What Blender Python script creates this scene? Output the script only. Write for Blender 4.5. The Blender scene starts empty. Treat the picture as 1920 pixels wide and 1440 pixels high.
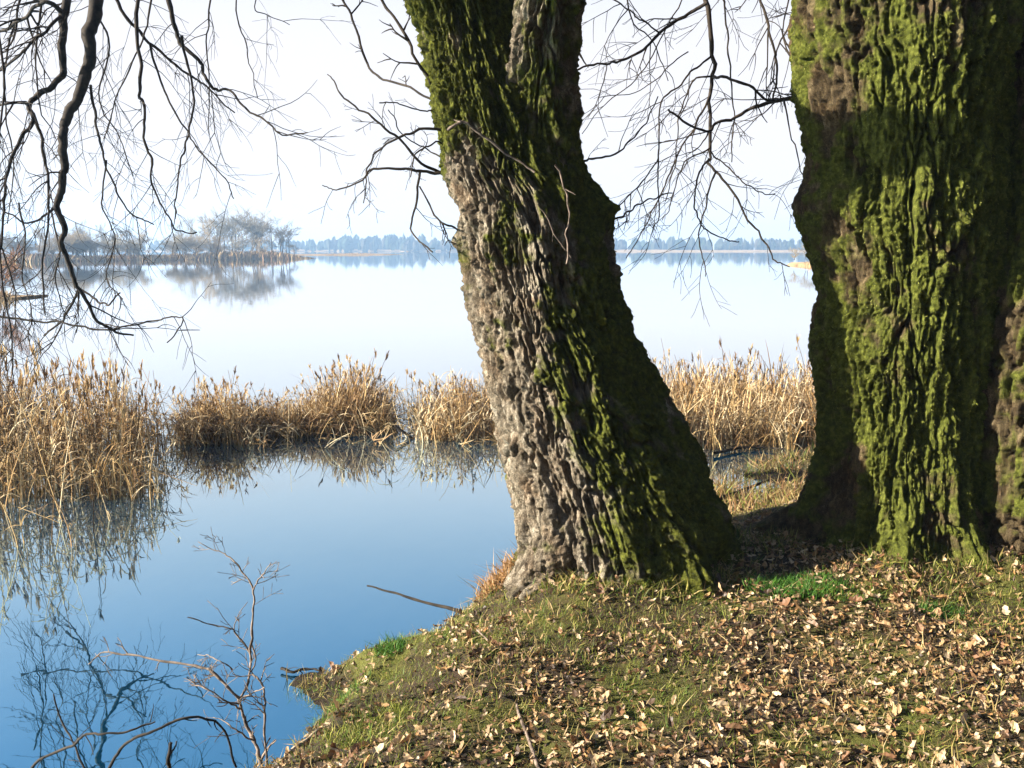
import bpy, math, random
import numpy as np
from mathutils import Vector

# ------------------------------------------------------------------ camera, world, sun
SC = bpy.context.scene
COL = SC.collection
F = 1700.0                      # focal length in pixels of the 1920 px wide photograph
HC = 1.95                       # camera height above the lake
PITCH = math.atan(254 / F)
CP, SP = math.cos(PITCH), math.sin(PITCH)

cam = bpy.data.cameras.new('camera')
cam.sensor_width = 36.0
cam.lens = F / 1920 * 36.0
cam.clip_start = 0.05
cam.clip_end = 8000
cam_o = bpy.data.objects.new('camera', cam)
cam_o.location = (0, 0, HC)
cam_o.rotation_euler = (math.pi / 2 - PITCH, 0, 0)
COL.objects.link(cam_o)
SC.camera = cam_o

SUN_EL = math.radians(23)
SUN_AZ = math.radians(259)      # clockwise from +Y
world = bpy.data.worlds.new('World')
SC.world = world
world.use_nodes = True
wn = world.node_tree
wn.nodes.clear()
sky = wn.nodes.new('ShaderNodeTexSky')
sky.sky_type = 'NISHITA'
sky.sun_disc = False
sky.sun_elevation = SUN_EL
sky.sun_rotation = SUN_AZ
sky.altitude = 50
sky.air_density = 1.0
sky.dust_density = 1.0
sky.ozone_density = 1.0
bg = wn.nodes.new('ShaderNodeBackground')
bg.inputs['Strength'].default_value = 0.05
wo = wn.nodes.new('ShaderNodeOutputWorld')
# winter haze: the sky whitens evenly towards the horizon all round
tcw = wn.nodes.new('ShaderNodeTexCoord')
sep = wn.nodes.new('ShaderNodeSeparateXYZ'); wn.links.new(tcw.outputs['Generated'], sep.inputs[0])
mr = wn.nodes.new('ShaderNodeMapRange'); mr.interpolation_type = 'SMOOTHSTEP'
mr.inputs['From Min'].default_value = .18; mr.inputs['From Max'].default_value = .48
mr.inputs['To Min'].default_value = .96; mr.inputs['To Max'].default_value = 0.0
wn.links.new(sep.outputs[2], mr.inputs['Value'])
hm = wn.nodes.new('ShaderNodeMix'); hm.data_type = 'RGBA'
wn.links.new(mr.outputs[0], hm.inputs[0]); wn.links.new(sky.outputs[0], hm.inputs[6])
hm.inputs[7].default_value = (3.72, 3.60, 3.68, 1)
wn.links.new(hm.outputs[2], bg.inputs[0])
wn.links.new(bg.outputs[0], wo.inputs[0])

sun = bpy.data.lights.new('sun', 'SUN')
sun.energy = 5.0
sun.angle = math.radians(0.5)
sun.color = (1.0, 0.93, 0.80)
sun_o = bpy.data.objects.new('sun', sun)
sv = Vector((math.sin(SUN_AZ) * math.cos(SUN_EL), math.cos(SUN_AZ) * math.cos(SUN_EL), math.sin(SUN_EL)))
sun_o.rotation_euler = sv.to_track_quat('Z', 'Y').to_euler()
sun_o.location = (-20, -3, 12)
COL.objects.link(sun_o)

SC.view_settings.view_transform = 'Standard'
SC.view_settings.look = 'None'
SC.view_settings.exposure = 2.45
SC.view_settings.gamma = 1.0
SC.view_settings.use_curve_mapping = False
SC.render.engine = 'CYCLES'
SC.cycles.max_bounces = 6
SC.cycles.diffuse_bounces = 2
SC.cycles.glossy_bounces = 2
SC.cycles.volume_bounces = 0

# ------------------------------------------------------------------ helpers
rng = np.random.default_rng(7)
random.seed(7)

def w_at(px, py, Y):
    """point on the vertical plane y = Y seen at a pixel of the photograph"""
    u = (px - 960) / F; v = (720 - py) / F
    t = Y / (CP + v * SP)
    return np.array((u * t, Y, HC + t * (-SP + v * CP)))

def w_on(px, py, z=0.0):
    """point on the horizontal plane z seen at a pixel"""
    u = (px - 960) / F; v = (720 - py) / F
    t = (z - HC) / (-SP + v * CP)
    return np.array((u * t, t * (CP + v * SP), z))

def hash3(ix, iy, iz, seed):
    h = (ix.astype(np.int64) * 374761393 + iy.astype(np.int64) * 668265263 + iz.astype(np.int64) * 2147483647 + seed * 974634599) & 0xffffffff
    h = ((h ^ (h >> 13)) * 1274126177) & 0xffffffff
    h = ((h ^ (h >> 16)) * 2246822519) & 0xffffffff
    h = h ^ (h >> 15)
    return (h & 0xffffff) / float(0xffffff)

def vnoise(p, seed=0):
    p = np.asarray(p, float)
    i = np.floor(p).astype(np.int64); f = p - i
    f = f * f * f * (f * (f * 6 - 15) + 10)
    out = 0
    for dx in (0, 1):
        wx = f[..., 0] if dx else 1 - f[..., 0]
        for dy in (0, 1):
            wy = f[..., 1] if dy else 1 - f[..., 1]
            for dz in (0, 1):
                wz = f[..., 2] if dz else 1 - f[..., 2]
                out = out + wx * wy * wz * hash3(i[..., 0] + dx, i[..., 1] + dy, i[..., 2] + dz, seed)
    return out * 2 - 1

def fbm(p, oct=4, seed=0, gain=0.5):
    a, s, tot = 1.0, 0, 0
    p = np.asarray(p, float).copy()
    for k in range(oct):
        s = s + a * vnoise(p, seed + k * 17)
        tot += a; a *= gain; p = p * 2.03 + 11.7
    return s / tot

def sstep(a, b, x):
    t = np.clip((x - a) / (b - a), 0, 1)
    return t * t * (3 - 2 * t)

def voro(u, v, nu, seed=0, jit=0.9):
    """F2-F1 of a cell pattern; u wraps after nu cells"""
    iu = np.floor(u).astype(np.int64); iv = np.floor(v).astype(np.int64)
    f1 = np.full(u.shape, 9.0); f2 = np.full(u.shape, 9.0); cid = np.zeros(u.shape)
    for du in (-1, 0, 1):
        for dv in (-1, 0, 1):
            cu = iu + du; cv = iv + dv; cw = np.mod(cu, nu)
            hx = hash3(cw, cv, cw * 0, seed); hy = hash3(cw, cv, cw * 0 + 1, seed)
            d = np.hypot(cu + .5 + (hx - .5) * jit - u, cv + .5 + (hy - .5) * jit - v)
            near = d < f1
            f2 = np.where(near, f1, np.minimum(f2, d))
            cid = np.where(near, hash3(cw, cv, cw * 0 + 2, seed), cid)
            f1 = np.where(near, d, f1)
    return f2 - f1, cid

def mesh_np(name, V, faces, mat=None, attrs=None, smooth=True):
    """V (n,3); faces (m,k) all of one size"""
    V = np.ascontiguousarray(V, np.float32); faces = np.ascontiguousarray(faces, np.int32)
    me = bpy.data.meshes.new(name)
    me.vertices.add(len(V)); me.vertices.foreach_set('co', V.ravel())
    m, k = faces.shape
    me.loops.add(m * k); me.loops.foreach_set('vertex_index', faces.ravel())
    me.polygons.add(m)
    me.polygons.foreach_set('loop_start', np.arange(0, m * k, k, dtype=np.int32))
    me.polygons.foreach_set('use_smooth', np.full(m, smooth, dtype=bool))
    for an, arr in (attrs or {}).items():
        arr = np.ascontiguousarray(arr, np.float32)
        if arr.ndim == 1:
            a = me.attributes.new(an, 'FLOAT', 'POINT'); a.data.foreach_set('value', arr)
        else:
            a = me.attributes.new(an, 'FLOAT_COLOR', 'POINT')
            c4 = np.ones((len(arr), 4), np.float32); c4[:, :3] = arr
            a.data.foreach_set('color', c4.ravel())
    me.update(calc_edges=True)
    me.validate()
    if mat: me.materials.append(mat)
    return me

def link(name, data, parent=None, loc=None):
    o = bpy.data.objects.new(name, data); COL.objects.link(o)
    if parent is not None: o.parent = parent
    if loc is not None: o.location = loc
    return o

def tag(o, label=None, cat=None, group=None, kind=None):
    for k, v in (('label', label), ('category', cat), ('group', group), ('kind', kind)):
        if v: o[k] = v
    return o

def grid_faces(nr, nc, wrap=False):
    r = np.arange(nr - 1)[:, None]; c = np.arange(nc if wrap else nc - 1)[None, :]
    c2 = (c + 1) % nc
    return np.stack([r * nc + c, r * nc + c2, (r + 1) * nc + c2, (r + 1) * nc + c], -1).reshape(-1, 4)

def rot_mats(yaw, tilt, tdir, scale):
    """scale, turn about z, then tilt by `tilt` towards azimuth tdir"""
    n = len(yaw)
    cz, sz = np.cos(yaw), np.sin(yaw)
    R = np.zeros((n, 3, 3)); R[:, 0, 0] = cz; R[:, 0, 1] = -sz; R[:, 1, 0] = sz; R[:, 1, 1] = cz; R[:, 2, 2] = 1
    ax, ay = -np.sin(tdir), np.cos(tdir)
    c, s = np.cos(tilt), np.sin(tilt); C = 1 - c
    T = np.zeros((n, 3, 3))
    T[:, 0, 0] = c + ax * ax * C; T[:, 0, 1] = ax * ay * C; T[:, 0, 2] = ay * s
    T[:, 1, 0] = ax * ay * C; T[:, 1, 1] = c + ay * ay * C; T[:, 1, 2] = -ax * s
    T[:, 2, 0] = -ay * s; T[:, 2, 1] = ax * s; T[:, 2, 2] = c
    sc = np.asarray(scale, float)
    if sc.ndim == 1: sc = np.repeat(sc[:, None], 3, 1)
    return T @ (R * sc[:, None, :])

class Soup:
    """joins many placed copies of triangle templates into one mesh"""
    def __init__(s): s.V = []; s.T = []; s.C = []; s.n = 0
    def add(s, tv, tf, mats, locs, cols, shade=None):
        m = len(locs)
        if m == 0: return
        V = np.einsum('mij,nj->mni', mats, tv) + locs[:, None, :]
        n = len(tv)
        s.V.append(V.reshape(-1, 3))
        s.T.append((tf[None] + (np.arange(m) * n)[:, None, None] + s.n).reshape(-1, 3))
        c = np.repeat(cols[:, None, :], n, 1)
        if shade is not None: c = c * shade[None]
        s.C.append(c.reshape(-1, 3)); s.n += m * n
    def raw(s, V, T, C):
        s.V.append(V); s.T.append(T + s.n); s.C.append(C); s.n += len(V)
    def mesh(s, name, mat, smooth=False):
        return mesh_np(name, np.concatenate(s.V), np.concatenate(s.T), mat, {'Col': np.concatenate(s.C)}, smooth)

def catmull(P, k=6):
    P = np.asarray(P, float)
    if len(P) < 3:
        t = np.linspace(0, 1, k + 1)[:, None]
        return P[0] * (1 - t) + P[-1] * t
    Q = np.vstack([2 * P[0] - P[1], P, 2 * P[-1] - P[-2]])
    out = []
    for i in range(1, len(Q) - 2):
        p0, p1, p2, p3 = Q[i - 1], Q[i], Q[i + 1], Q[i + 2]
        for t in np.linspace(0, 1, k, endpoint=False):
            out.append(.5 * (2 * p1 + (p2 - p0) * t + (2 * p0 - 5 * p1 + 4 * p2 - p3) * t * t + (3 * p1 - p0 - 3 * p2 + p3) * t ** 3))
    out.append(Q[-2])
    return np.array(out)

class Tubes:
    """joins many tapering tubes into one quad mesh"""
    def __init__(s): s.V = []; s.Q = []; s.n = 0
    def tube(s, P, r0, r1, sides=5, knobs=0.0, power=1.0):
        P = np.asarray(P, float); n = len(P)
        T = np.gradient(P, axis=0); T /= np.linalg.norm(T, axis=1)[:, None] + 1e-9
        ref = np.array((0.31, 0.83, 0.46))
        A = np.cross(T, ref); A /= np.linalg.norm(A, axis=1)[:, None] + 1e-9
        B = np.cross(T, A)
        t = np.linspace(0, 1, n) ** power
        r = np.asarray(r0 + (r1 - r0) * t)
        if knobs: r = r * (1 + knobs * rng.uniform(-1, 1, n))
        a = np.arange(sides) / sides * 2 * np.pi
        V = P[:, None, :] + r[:, None, None] * (np.cos(a)[None, :, None] * A[:, None, :] + np.sin(a)[None, :, None] * B[:, None, :])
        s.V.append(V.reshape(-1, 3)); s.Q.append(grid_faces(n, sides, True) + s.n); s.n += n * sides
    def mesh(s, name, mat): return mesh_np(name, np.concatenate(s.V), np.concatenate(s.Q), mat)

# ------------------------------------------------------------------ materials
class NT:
    def __init__(s, name):
        s.m = bpy.data.materials.new(name); s.m.use_nodes = True
        s.t = s.m.node_tree; s.t.nodes.clear()
        s.out = s.t.nodes.new('ShaderNodeOutputMaterial')
    def n(s, typ, **kw):
        nd = s.t.nodes.new(typ)
        for k, v in kw.items():
            if k.startswith('i_'): nd.inputs[int(k[2:])].default_value = v
            else: setattr(nd, k, v)
        return nd
    def l(s, a, b): s.t.links.new(a, b)
    def noise(s, scale, detail=5, rough=.6, vec=None, sx=None):
        nd = s.n('ShaderNodeTexNoise'); nd.inputs['Scale'].default_value = scale
        nd.inputs['Detail'].default_value = detail; nd.inputs['Roughness'].default_value = rough
        src = vec
        if src is None:
            src = s.n('ShaderNodeTexCoord').outputs['Object']
        if sx:
            mp = s.n('ShaderNodeMapping'); mp.inputs['Scale'].default_value = sx
            s.l(src, mp.inputs['Vector']); src = mp.outputs[0]
        s.l(src, nd.inputs['Vector'])
        return nd.outputs['Fac']
    def ramp(s, fac, stops):
        r = s.n('ShaderNodeValToRGB'); el = r.color_ramp.elements
        while len(el) < len(stops): el.new(0.5)
        for e, (p, c) in zip(el, stops):
            e.position = p; e.color = (c[0], c[1], c[2], 1)
        s.l(fac, r.inputs[0]); return r.outputs[0]
    def mix(s, fac, a, b, mode='MIX'):
        m = s.n('ShaderNodeMix', data_type='RGBA', blend_type=mode)
        for sock, v in ((m.inputs[0], fac), (m.inputs[6], a), (m.inputs[7], b)):
            if hasattr(v, 'is_output'): s.l(v, sock)
            elif isinstance(v, (int, float)): sock.default_value = v
            else: sock.default_value = (v[0], v[1], v[2], 1)
        return m.outputs[2]
    def attr(s, name, out='Fac'):
        a = s.n('ShaderNodeAttribute', attribute_name=name); return a.outputs[out]
    def bump(s, h, strength=.5, dist=.01):
        b = s.n('ShaderNodeBump'); b.inputs['Strength'].default_value = strength; b.inputs['Distance'].default_value = dist
        s.l(h, b.inputs['Height']); return b.outputs[0]
    def principled(s, col, rough=.9, spec=.15, normal=None):
        p = s.n('ShaderNodeBsdfPrincipled')
        if hasattr(col, 'is_output'): s.l(col, p.inputs['Base Color'])
        else: p.inputs['Base Color'].default_value = (*col, 1)
        p.inputs['Roughness'].default_value = rough; p.inputs['Specular IOR Level'].default_value = spec
        if normal is not None: s.l(normal, p.inputs['Normal'])
        s.l(p.outputs[0], s.out.inputs[0]); return p
    def leafy(s, col, trans=.3, rough=.7, spec=.2):
        p = s.principled(col, rough, spec)
        t = s.n('ShaderNodeBsdfTranslucent'); s.l(col, t.inputs[0])
        m = s.n('ShaderNodeMixShader'); m.inputs[0].default_value = trans
        s.l(p.outputs[0], m.inputs[1]); s.l(t.outputs[0], m.inputs[2]); s.l(m.outputs[0], s.out.inputs[0])

def bark_mat(name, c_dark, c_mid, c_light, m_dark, m_mid, m_light):
    t = NT(name)
    b = t.ramp(t.noise(22, 6, .65, sx=(1, 1, .45)), [(.30, c_dark), (.5, c_mid), (.72, c_light)])
    red = t.ramp(t.noise(6, 3), [(.5, (1, 1, 1)), (.72, (1.0, .86, .76))])
    b = t.mix(1.0, b, red, 'MULTIPLY')
    b = t.mix(1.0, b, t.ramp(t.noise(150, 5, .75), [(.36, (.38, .36, .34)), (.5, (1, 1, 1)), (.66, (1.45, 1.45, 1.42))]), 'MULTIPLY')
    ms = t.ramp(t.noise(34, 6, .7), [(.30, m_dark), (.5, m_mid), (.70, m_light)])
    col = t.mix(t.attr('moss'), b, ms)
    nb1 = t.bump(t.noise(140, 6, .75, sx=(1, 1, .3)), 1.0, .015)
    bb = t.n('ShaderNodeBump'); bb.inputs['Strength'].default_value = .8; bb.inputs['Distance'].default_value = .022
    t.l(t.noise(60, 5, .7, sx=(1, 1, .4)), bb.inputs['Height']); t.l(nb1, bb.inputs['Normal'])
    nrm = bb.outputs[0]
    t.principled(col, .95, .1, nrm)
    return t.m

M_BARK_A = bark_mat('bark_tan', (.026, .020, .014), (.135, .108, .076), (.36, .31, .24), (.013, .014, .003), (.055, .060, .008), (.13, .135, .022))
M_BARK_B = bark_mat('bark_brown', (.014, .010, .006), (.062, .044, .023), (.17, .13, .072), (.016, .018, .003), (.058, .066, .009), (.14, .148, .028))

t = NT('moss_strands'); t.leafy(t.attr('Col', 'Color'), .15, .8, .1); M_MOSS = t.m
t = NT('twig_bark')
t.principled(t.ramp(t.noise(18, 4), [(.35, (.008, .006, .005)), (.65, (.030, .022, .015))]), .85, .15); M_TWIG = t.m
t = NT('pale_twig_bark')
t.principled(t.ramp(t.noise(40, 4), [(.35, (.12, .085, .055)), (.65, (.34, .26, .18))]), .8, .2); M_PALE = t.m
t = NT('shrub_bark')
t.principled(t.ramp(t.noise(25, 4), [(.35, (.026, .018, .013)), (.62, (.17, .125, .095))]), .8, .2); M_SHRUB = t.m
t = NT('dry_reed'); t.leafy(t.attr('Col', 'Color'), .25, .7, .2); M_REED = t.m
t = NT('dead_leaf')
cc = t.mix(1.0, t.attr('Col', 'Color'), t.ramp(t.noise(60, 4), [(.3, (.65, .6, .55)), (.7, (1.1, 1.1, 1.1))]), 'MULTIPLY')
t.leafy(cc, .2, .55, .35); M_LEAF = t.m
t = NT('grass_blade'); t.leafy(t.attr('Col', 'Color'), .35, .6, .25); M_GRASS = t.m
t = NT('soil')
s1 = t.ramp(t.noise(9, 6, .7), [(.35, (.016, .010, .006)), (.65, (.055, .036, .02))])
s2 = t.mix(t.ramp(t.noise(1.7, 5, .7), [(.48, (0, 0, 0)), (.62, (1, 1, 1))]), s1, (.075, .075, .015))
gp = t.n('ShaderNodeNewGeometry'); sz = t.n('ShaderNodeSeparateXYZ'); t.l(gp.outputs['Position'], sz.inputs[0])
s2 = t.mix(t.ramp(sz.outputs[2], [(.07, (1, 1, 1)), (.16, (0, 0, 0))]), s2, (.014, .009, .005))     # wet mud next to the water
t.principled(s2, .9, .15, t.bump(t.noise(45, 6, .7), .9, .03)); M_SOIL = t.m
t = NT('far_land')
t.principled(t.ramp(t.noise(.25, 5), [(.35, (.14, .09, .045)), (.65, (.28, .19, .095))]), .95, .1); M_FARLAND = t.m
t = NT('far_trees'); t.principled(t.attr('Col', 'Color'), .95, .05); M_FAR = t.m

t = NT('lake_water')
geo = t.n('ShaderNodeNewGeometry')
nz1 = t.noise(2.2, 3, .5, vec=geo.outputs['Position'], sx=(1, .45, 1))
nz2 = t.noise(14, 2, .5, vec=geo.outputs['Position'], sx=(1, .6, 1))
hsum = t.n('ShaderNodeMath', operation='MULTIPLY_ADD'); t.l(nz2, hsum.inputs[0]); hsum.inputs[1].default_value = .06; t.l(nz1, hsum.inputs[2])
nb = t.bump(hsum.outputs[0], .05, .05)
dif = t.n('ShaderNodeBsdfDiffuse'); dif.inputs[0].default_value = (.001, .022, .048, 1)
glo = t.n('ShaderNodeBsdfGlossy'); glo.inputs['Roughness'].default_value = .015; glo.inputs[0].default_value = (.97, .98, 1, 1)
t.l(nb, glo.inputs['Normal'])
lw = t.n('ShaderNodeLayerWeight'); lw.inputs[0].default_value = .5
fr = t.n('ShaderNodeValToRGB'); t.l(lw.outputs['Facing'], fr.inputs[0])
el = fr.color_ramp.elements; el[0].position = 0; el[0].color = (.06,) * 3 + (1,); el[1].position = 1; el[1].color = (1,) * 4
for p_, v_ in ((.48, .50), (.68, .60), (.80, .76), (.92, .96)):
    e_ = el.new(p_); e_.color = (v_, v_, v_, 1)
gc = t.n('ShaderNodeValToRGB'); t.l(lw.outputs['Facing'], gc.inputs[0])
ce = gc.color_ramp.elements; ce[0].position = .45; ce[0].color = (.42, .84, 1, 1); ce[1].position = .92; ce[1].color = (1, 1, 1, 1)
t.l(gc.outputs[0], glo.inputs[0])
mx = t.n('ShaderNodeMixShader')
t.l(fr.outputs[0], mx.inputs[0]); t.l(dif.outputs[0], mx.inputs[1]); t.l(glo.outputs[0], mx.inputs[2])
t.l(mx.outputs[0], t.out.inputs[0]); M_WATER = t.m

# ------------------------------------------------------------------ the ground and the lake
shore_px = [(470, 1470), (535, 1405), (596, 1330), (572, 1300), (540, 1278), (556, 1262), (625, 1262), (680, 1246), (790, 1212), (850, 1165), (900, 1125), (950, 1098)]
shore = [w_on(x, y, 0.02)[:2] for x, y in shore_px]
shore += [np.array(p) for p in ((.45, 5.25), (.95, 5.75), (1.35, 6.5), (1.75, 7.3), (2.3, 8.1), (3.2, 8.6), (5.0, 9.0), (9, 9.4), (30, 10))]
shore = [np.array(p) for p in ((-30, -6), (-8, -1.0), (-3.2, 1.2), (-1.6, 2.3))] + shore
land_poly = np.array(shore + [np.array((30, -12)), np.array((-30, -12))])
shore_line = np.array(shore)

def signed_dist(x, y):
    p = np.stack([x, y], -1); d = np.full(x.shape, 1e9)
    for a, b in zip(shore_line[:-1], shore_line[1:]):
        ab = b - a; tt = np.clip(((p - a) @ ab) / (ab @ ab), 0, 1)
        d = np.minimum(d, np.linalg.norm(p - a - tt[..., None] * ab, axis=-1))
    ins = np.zeros(x.shape, bool); n = len(land_poly); j = n - 1
    for i in range(n):
        xi, yi = land_poly[i]; xj, yj = land_poly[j]
        c = ((yi > y) != (yj > y)) & (x < (xj - xi) * (y - yi) / (yj - yi + 1e-12) + xi)
        ins ^= c; j = i
    return np.where(ins, d, -d)

def ground_z(x, y):
    x = np.asarray(x, float); y = np.asarray(y, float)
    P = np.stack([x, y, x * 0], -1)
    d = signed_dist(x, y) + .09 * fbm(P * 3.5, 4, 5, .65)
    back = sstep(5.3, 6.6, y)                       # the low wet shelf behind the trees
    hi = .20 * sstep(-.02, .28, d) + .16 * sstep(.1, .85, d)
    lo = .012 * sstep(0, .5, d) + .085 * fbm(P * 2.6 + 3, 3, 9) + .10 * sstep(1.4, 4, d)
    z = hi * (1 - back) + lo * back
    z = z + .035 * fbm(P * 1.8, 4, 2) * sstep(0, .4, d) + .020 * fbm(P * 8, 3, 3) * sstep(0, .3, d)
    for fx, fy, fr_ in ((.56, 4.66, .50), (2.08, 4.74, .56), (2.75, 4.5, .40)):
        q = np.hypot(x - fx, y - fy) - fr_
        z = z + sstep(0, .1, d) * (.055 + .05 * fbm(P * 5, 2, 14)) * sstep(.38, 0, q)
    return np.where(d > 0, z, np.maximum(d * .6, -.7))

gx = np.linspace(-6, 8, 330); gy = np.linspace(.3, 13, 320)
GX, GY = np.meshgrid(gx, gy)
GZ = ground_z(GX, GY)
link('ground', mesh_np('ground', np.stack([GX, GY, GZ], -1).reshape(-1, 3), grid_faces(320, 330), M_SOIL))['kind'] = 'structure'

def gz(x, y):
    fx = np.clip((np.asarray(x) - gx[0]) / (gx[1] - gx[0]), 0, 328.99); fy = np.clip((np.asarray(y) - gy[0]) / (gy[1] - gy[0]), 0, 318.99)
    ix = fx.astype(int); iy = fy.astype(int); a = fx - ix; b = fy - iy
    return (GZ[iy, ix] * (1 - a) + GZ[iy, ix + 1] * a) * (1 - b) + (GZ[iy + 1, ix] * (1 - a) + GZ[iy + 1, ix + 1] * a) * b

# land beyond the fine sheet: behind the camera and to the right
bx = np.linspace(-30, 30, 61); by = np.linspace(-12, 10, 45)
BX, BY = np.meshgrid(bx, by)
BZ = ground_z(BX, BY)
inner = (BX > -6.2) & (BX < 8.2) & (BY > .1)
BZ = np.where(inner, BZ - .5, BZ)
link('meadow_ground', mesh_np('meadow_ground', np.stack([BX, BY, BZ - .03], -1).reshape(-1, 3), grid_faces(45, 61), M_SOIL))['kind'] = 'structure'

# added unseen slope behind and right of camera, keeps sky light off shaded bark
ha = np.radians(np.linspace(38, 222, 90)); hr = np.linspace(8.5, 60, 40)
HA, HR = np.meshgrid(ha, hr)
HX, HY = HR * np.sin(HA), HR * np.cos(HA)
hend = sstep(math.radians(38), math.radians(58), HA) * sstep(math.radians(222), math.radians(196), HA)
HZ = 17 * sstep(8.5, 44, HR) * hend * (1 + .25 * fbm(np.stack([HX, HY, HX * 0], -1) * .12, 3, 91)) + .4 * fbm(np.stack([HX, HY, HX * 0], -1) * .6, 3, 92) + .25
link('added_shade_slope', mesh_np('added_shade_slope', np.stack([HX, HY, HZ], -1).reshape(-1, 3), grid_faces(40, 90), M_SOIL))['kind'] = 'structure'

wv = np.array([(-2500, -40, 0), (2500, -40, 0), (2500, 2600, 0), (-2500, 2600, 0)], float)
link('lake_water', mesh_np('lake_water', wv, np.array([[0, 1, 2, 3]]), M_WATER))['kind'] = 'structure'
bv = wv * (1.1, 1.1, 1) + (0, 0, -.9)
link('lake_bed', mesh_np('lake_bed', bv, np.array([[0, 1, 2, 3]]), M_SOIL))['kind'] = 'structure'

# ------------------------------------------------------------------ big trunks
def smooth1(a, k):
    if k < 2: return a
    pad = np.pad(a, k, mode='edge'); ker = np.hanning(2 * k + 1); ker /= ker.sum()
    return np.convolve(pad, ker, 'same')[k:-k]

class Trunk:
    pass

def make_trunk(rows, ntheta, dz, seed, lobes, z0, flare_h, moss_fn, bark, knobs=(), R0=.36, squash=1.0):
    """rows: (z, cx, cy, r) ; returns grid points, normals and the moss value"""
    rows = sorted(rows)
    zz = np.array([r[0] for r in rows])
    nz = int((zz[-1] - zz[0]) / dz)
    z = np.linspace(zz[0], zz[-1], nz)
    k = max(2, int(.07 / dz))
    cx, cy, rr = (smooth1(np.interp(z, zz, [r[i] for r in rows]), k) for i in (1, 2, 3))
    th = np.arange(ntheta) / ntheta * 2 * np.pi
    th = th - .5 * np.sin(th + np.pi / 2)            # finer on the side of the path
    TH, Z = np.meshgrid(th, z)
    cs = np.stack([np.cos(TH), np.sin(TH)], -1)
    R = np.repeat(rr[:, None], ntheta, 1)
    fl = np.exp(-np.maximum(Z - z0, 0) / flare_h)
    for (a, w, amp) in lobes:
        dth = np.angle(np.exp(1j * (TH - math.radians(a) + .25 * vnoise(np.stack([Z * 3, Z * 0 + a, Z * 0], -1), seed))))
        R = R + amp * np.exp(-(dth / math.radians(w)) ** 2) * fl
    q = np.stack([cs[..., 0] * R0, cs[..., 1] * R0, Z], -1)
    # broad swellings
    R = R + .030 * fbm(q * (3.2, 3.2, 1.8), 3, seed + 3)
    # bark: warped, upright interlacing plates
    wrp = np.stack([fbm(q * (9, 9, 4) + 17 * k, 3, seed + 11 + k) for k in range(3)], -1)
    su, sv, wp = bark['su'], bark['sv'], bark['warp']
    def crack(a, b, sd, w, p):
        # flat topped plates parted by sharp cracks along the zero line of stretched noise
        v = np.abs(fbm(q * (su * a, su * a, sv * b) + wrp * wp, 3, sd, .5))
        return np.clip(v / w - .12, 0, 1) ** p
    h0 = crack(.42, .45, seed + 21, .16, .7)
    h1 = crack(1, 1, seed + 22, .14, .5)
    h2 = crack(1.9, 2.2, seed + 23, .20, .7)
    h3 = crack(.75, 3.6, seed + 24, .12, .6)
    fl_ = 1 - np.abs(fbm(q * (su * 3.2, su * 3.2, sv * 4.5) + wrp * wp * 2, 2, seed + 25)) * 2
    tq = (fbm(q * (su * .8, su * .8, sv * 1.5) + wrp * wp + 80, 2, seed + 27) + 1) * 3.5
    terr = (np.floor(tq) + sstep(0, .22, tq - np.floor(tq))) / 3.5 - 1          # flaking layers
    tops = fbm(q * (su * .9, su * .9, sv * 1.2) + 40, 2, seed + 26)
    d = bark['d0'] * h0 + bark['d1'] * h1 * (1 + .5 * tops) + bark['d2'] * h2 + bark['d3'] * h3 + bark['df'] * fl_ + .020 * terr + .006 * vnoise(q * 75, seed + 6)
    d = d - (bark['d0'] * .8 + bark['d1'] * .75 + bark['d2'] * .7 + bark['d3'] * .8 + bark['df'] * .3)
    nmoss = fbm(q * (4.5, 4.5, 2.6) + 5, 4, seed + 7); fine = fbm(q * 20, 3, seed + 8)
    ang = np.degrees(np.angle(np.exp(1j * (TH + math.pi / 2))))     # 0 = faces the camera side, + = to the right
    m = moss_fn(ang, Z, nmoss) + .35 * fine + .25 * (h1 - .5)
    moss = sstep(.30, .62, m)
    d = d + .012 * moss * (.5 + fbm(q * 45, 2, seed + 9))
    for (a, zk, sa, sz, amp) in knobs:
        dth = np.degrees(np.angle(np.exp(1j * (TH - math.radians(a)))))
        d = d + amp * np.exp(-(dth / sa) ** 2 - ((Z - zk) / sz) ** 2)
    R = R + d
    P = np.stack([cx[:, None] + cs[..., 0] * R, cy[:, None] + cs[..., 1] * R * squash, Z], -1)
    dth_ = np.roll(P, -1, 1) - np.roll(P, 1, 1); dz_ = np.gradient(P, axis=0)
    N = np.cross(dth_, dz_); N /= np.linalg.norm(N, axis=-1)[..., None] + 1e-9
    o = Trunk(); o.P, o.N, o.moss, o.n = P, N, moss, P.shape[:2]
    return o

def trunk_mesh(o, name, mat):
    return mesh_np(name, o.P.reshape(-1, 3), grid_faces(*o.n, True), mat, {'moss': o.moss.ravel()})

# a moss strand: a narrow bent blade, 4 triangles
MV = np.array([(-.5, 0, 0), (.5, 0, 0), (-.42, 0, .5), (.42, 0, .5), (0, .18, 1.0)], float)
MT = np.array([(0, 1, 3), (0, 3, 2), (2, 3, 4)])

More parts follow.
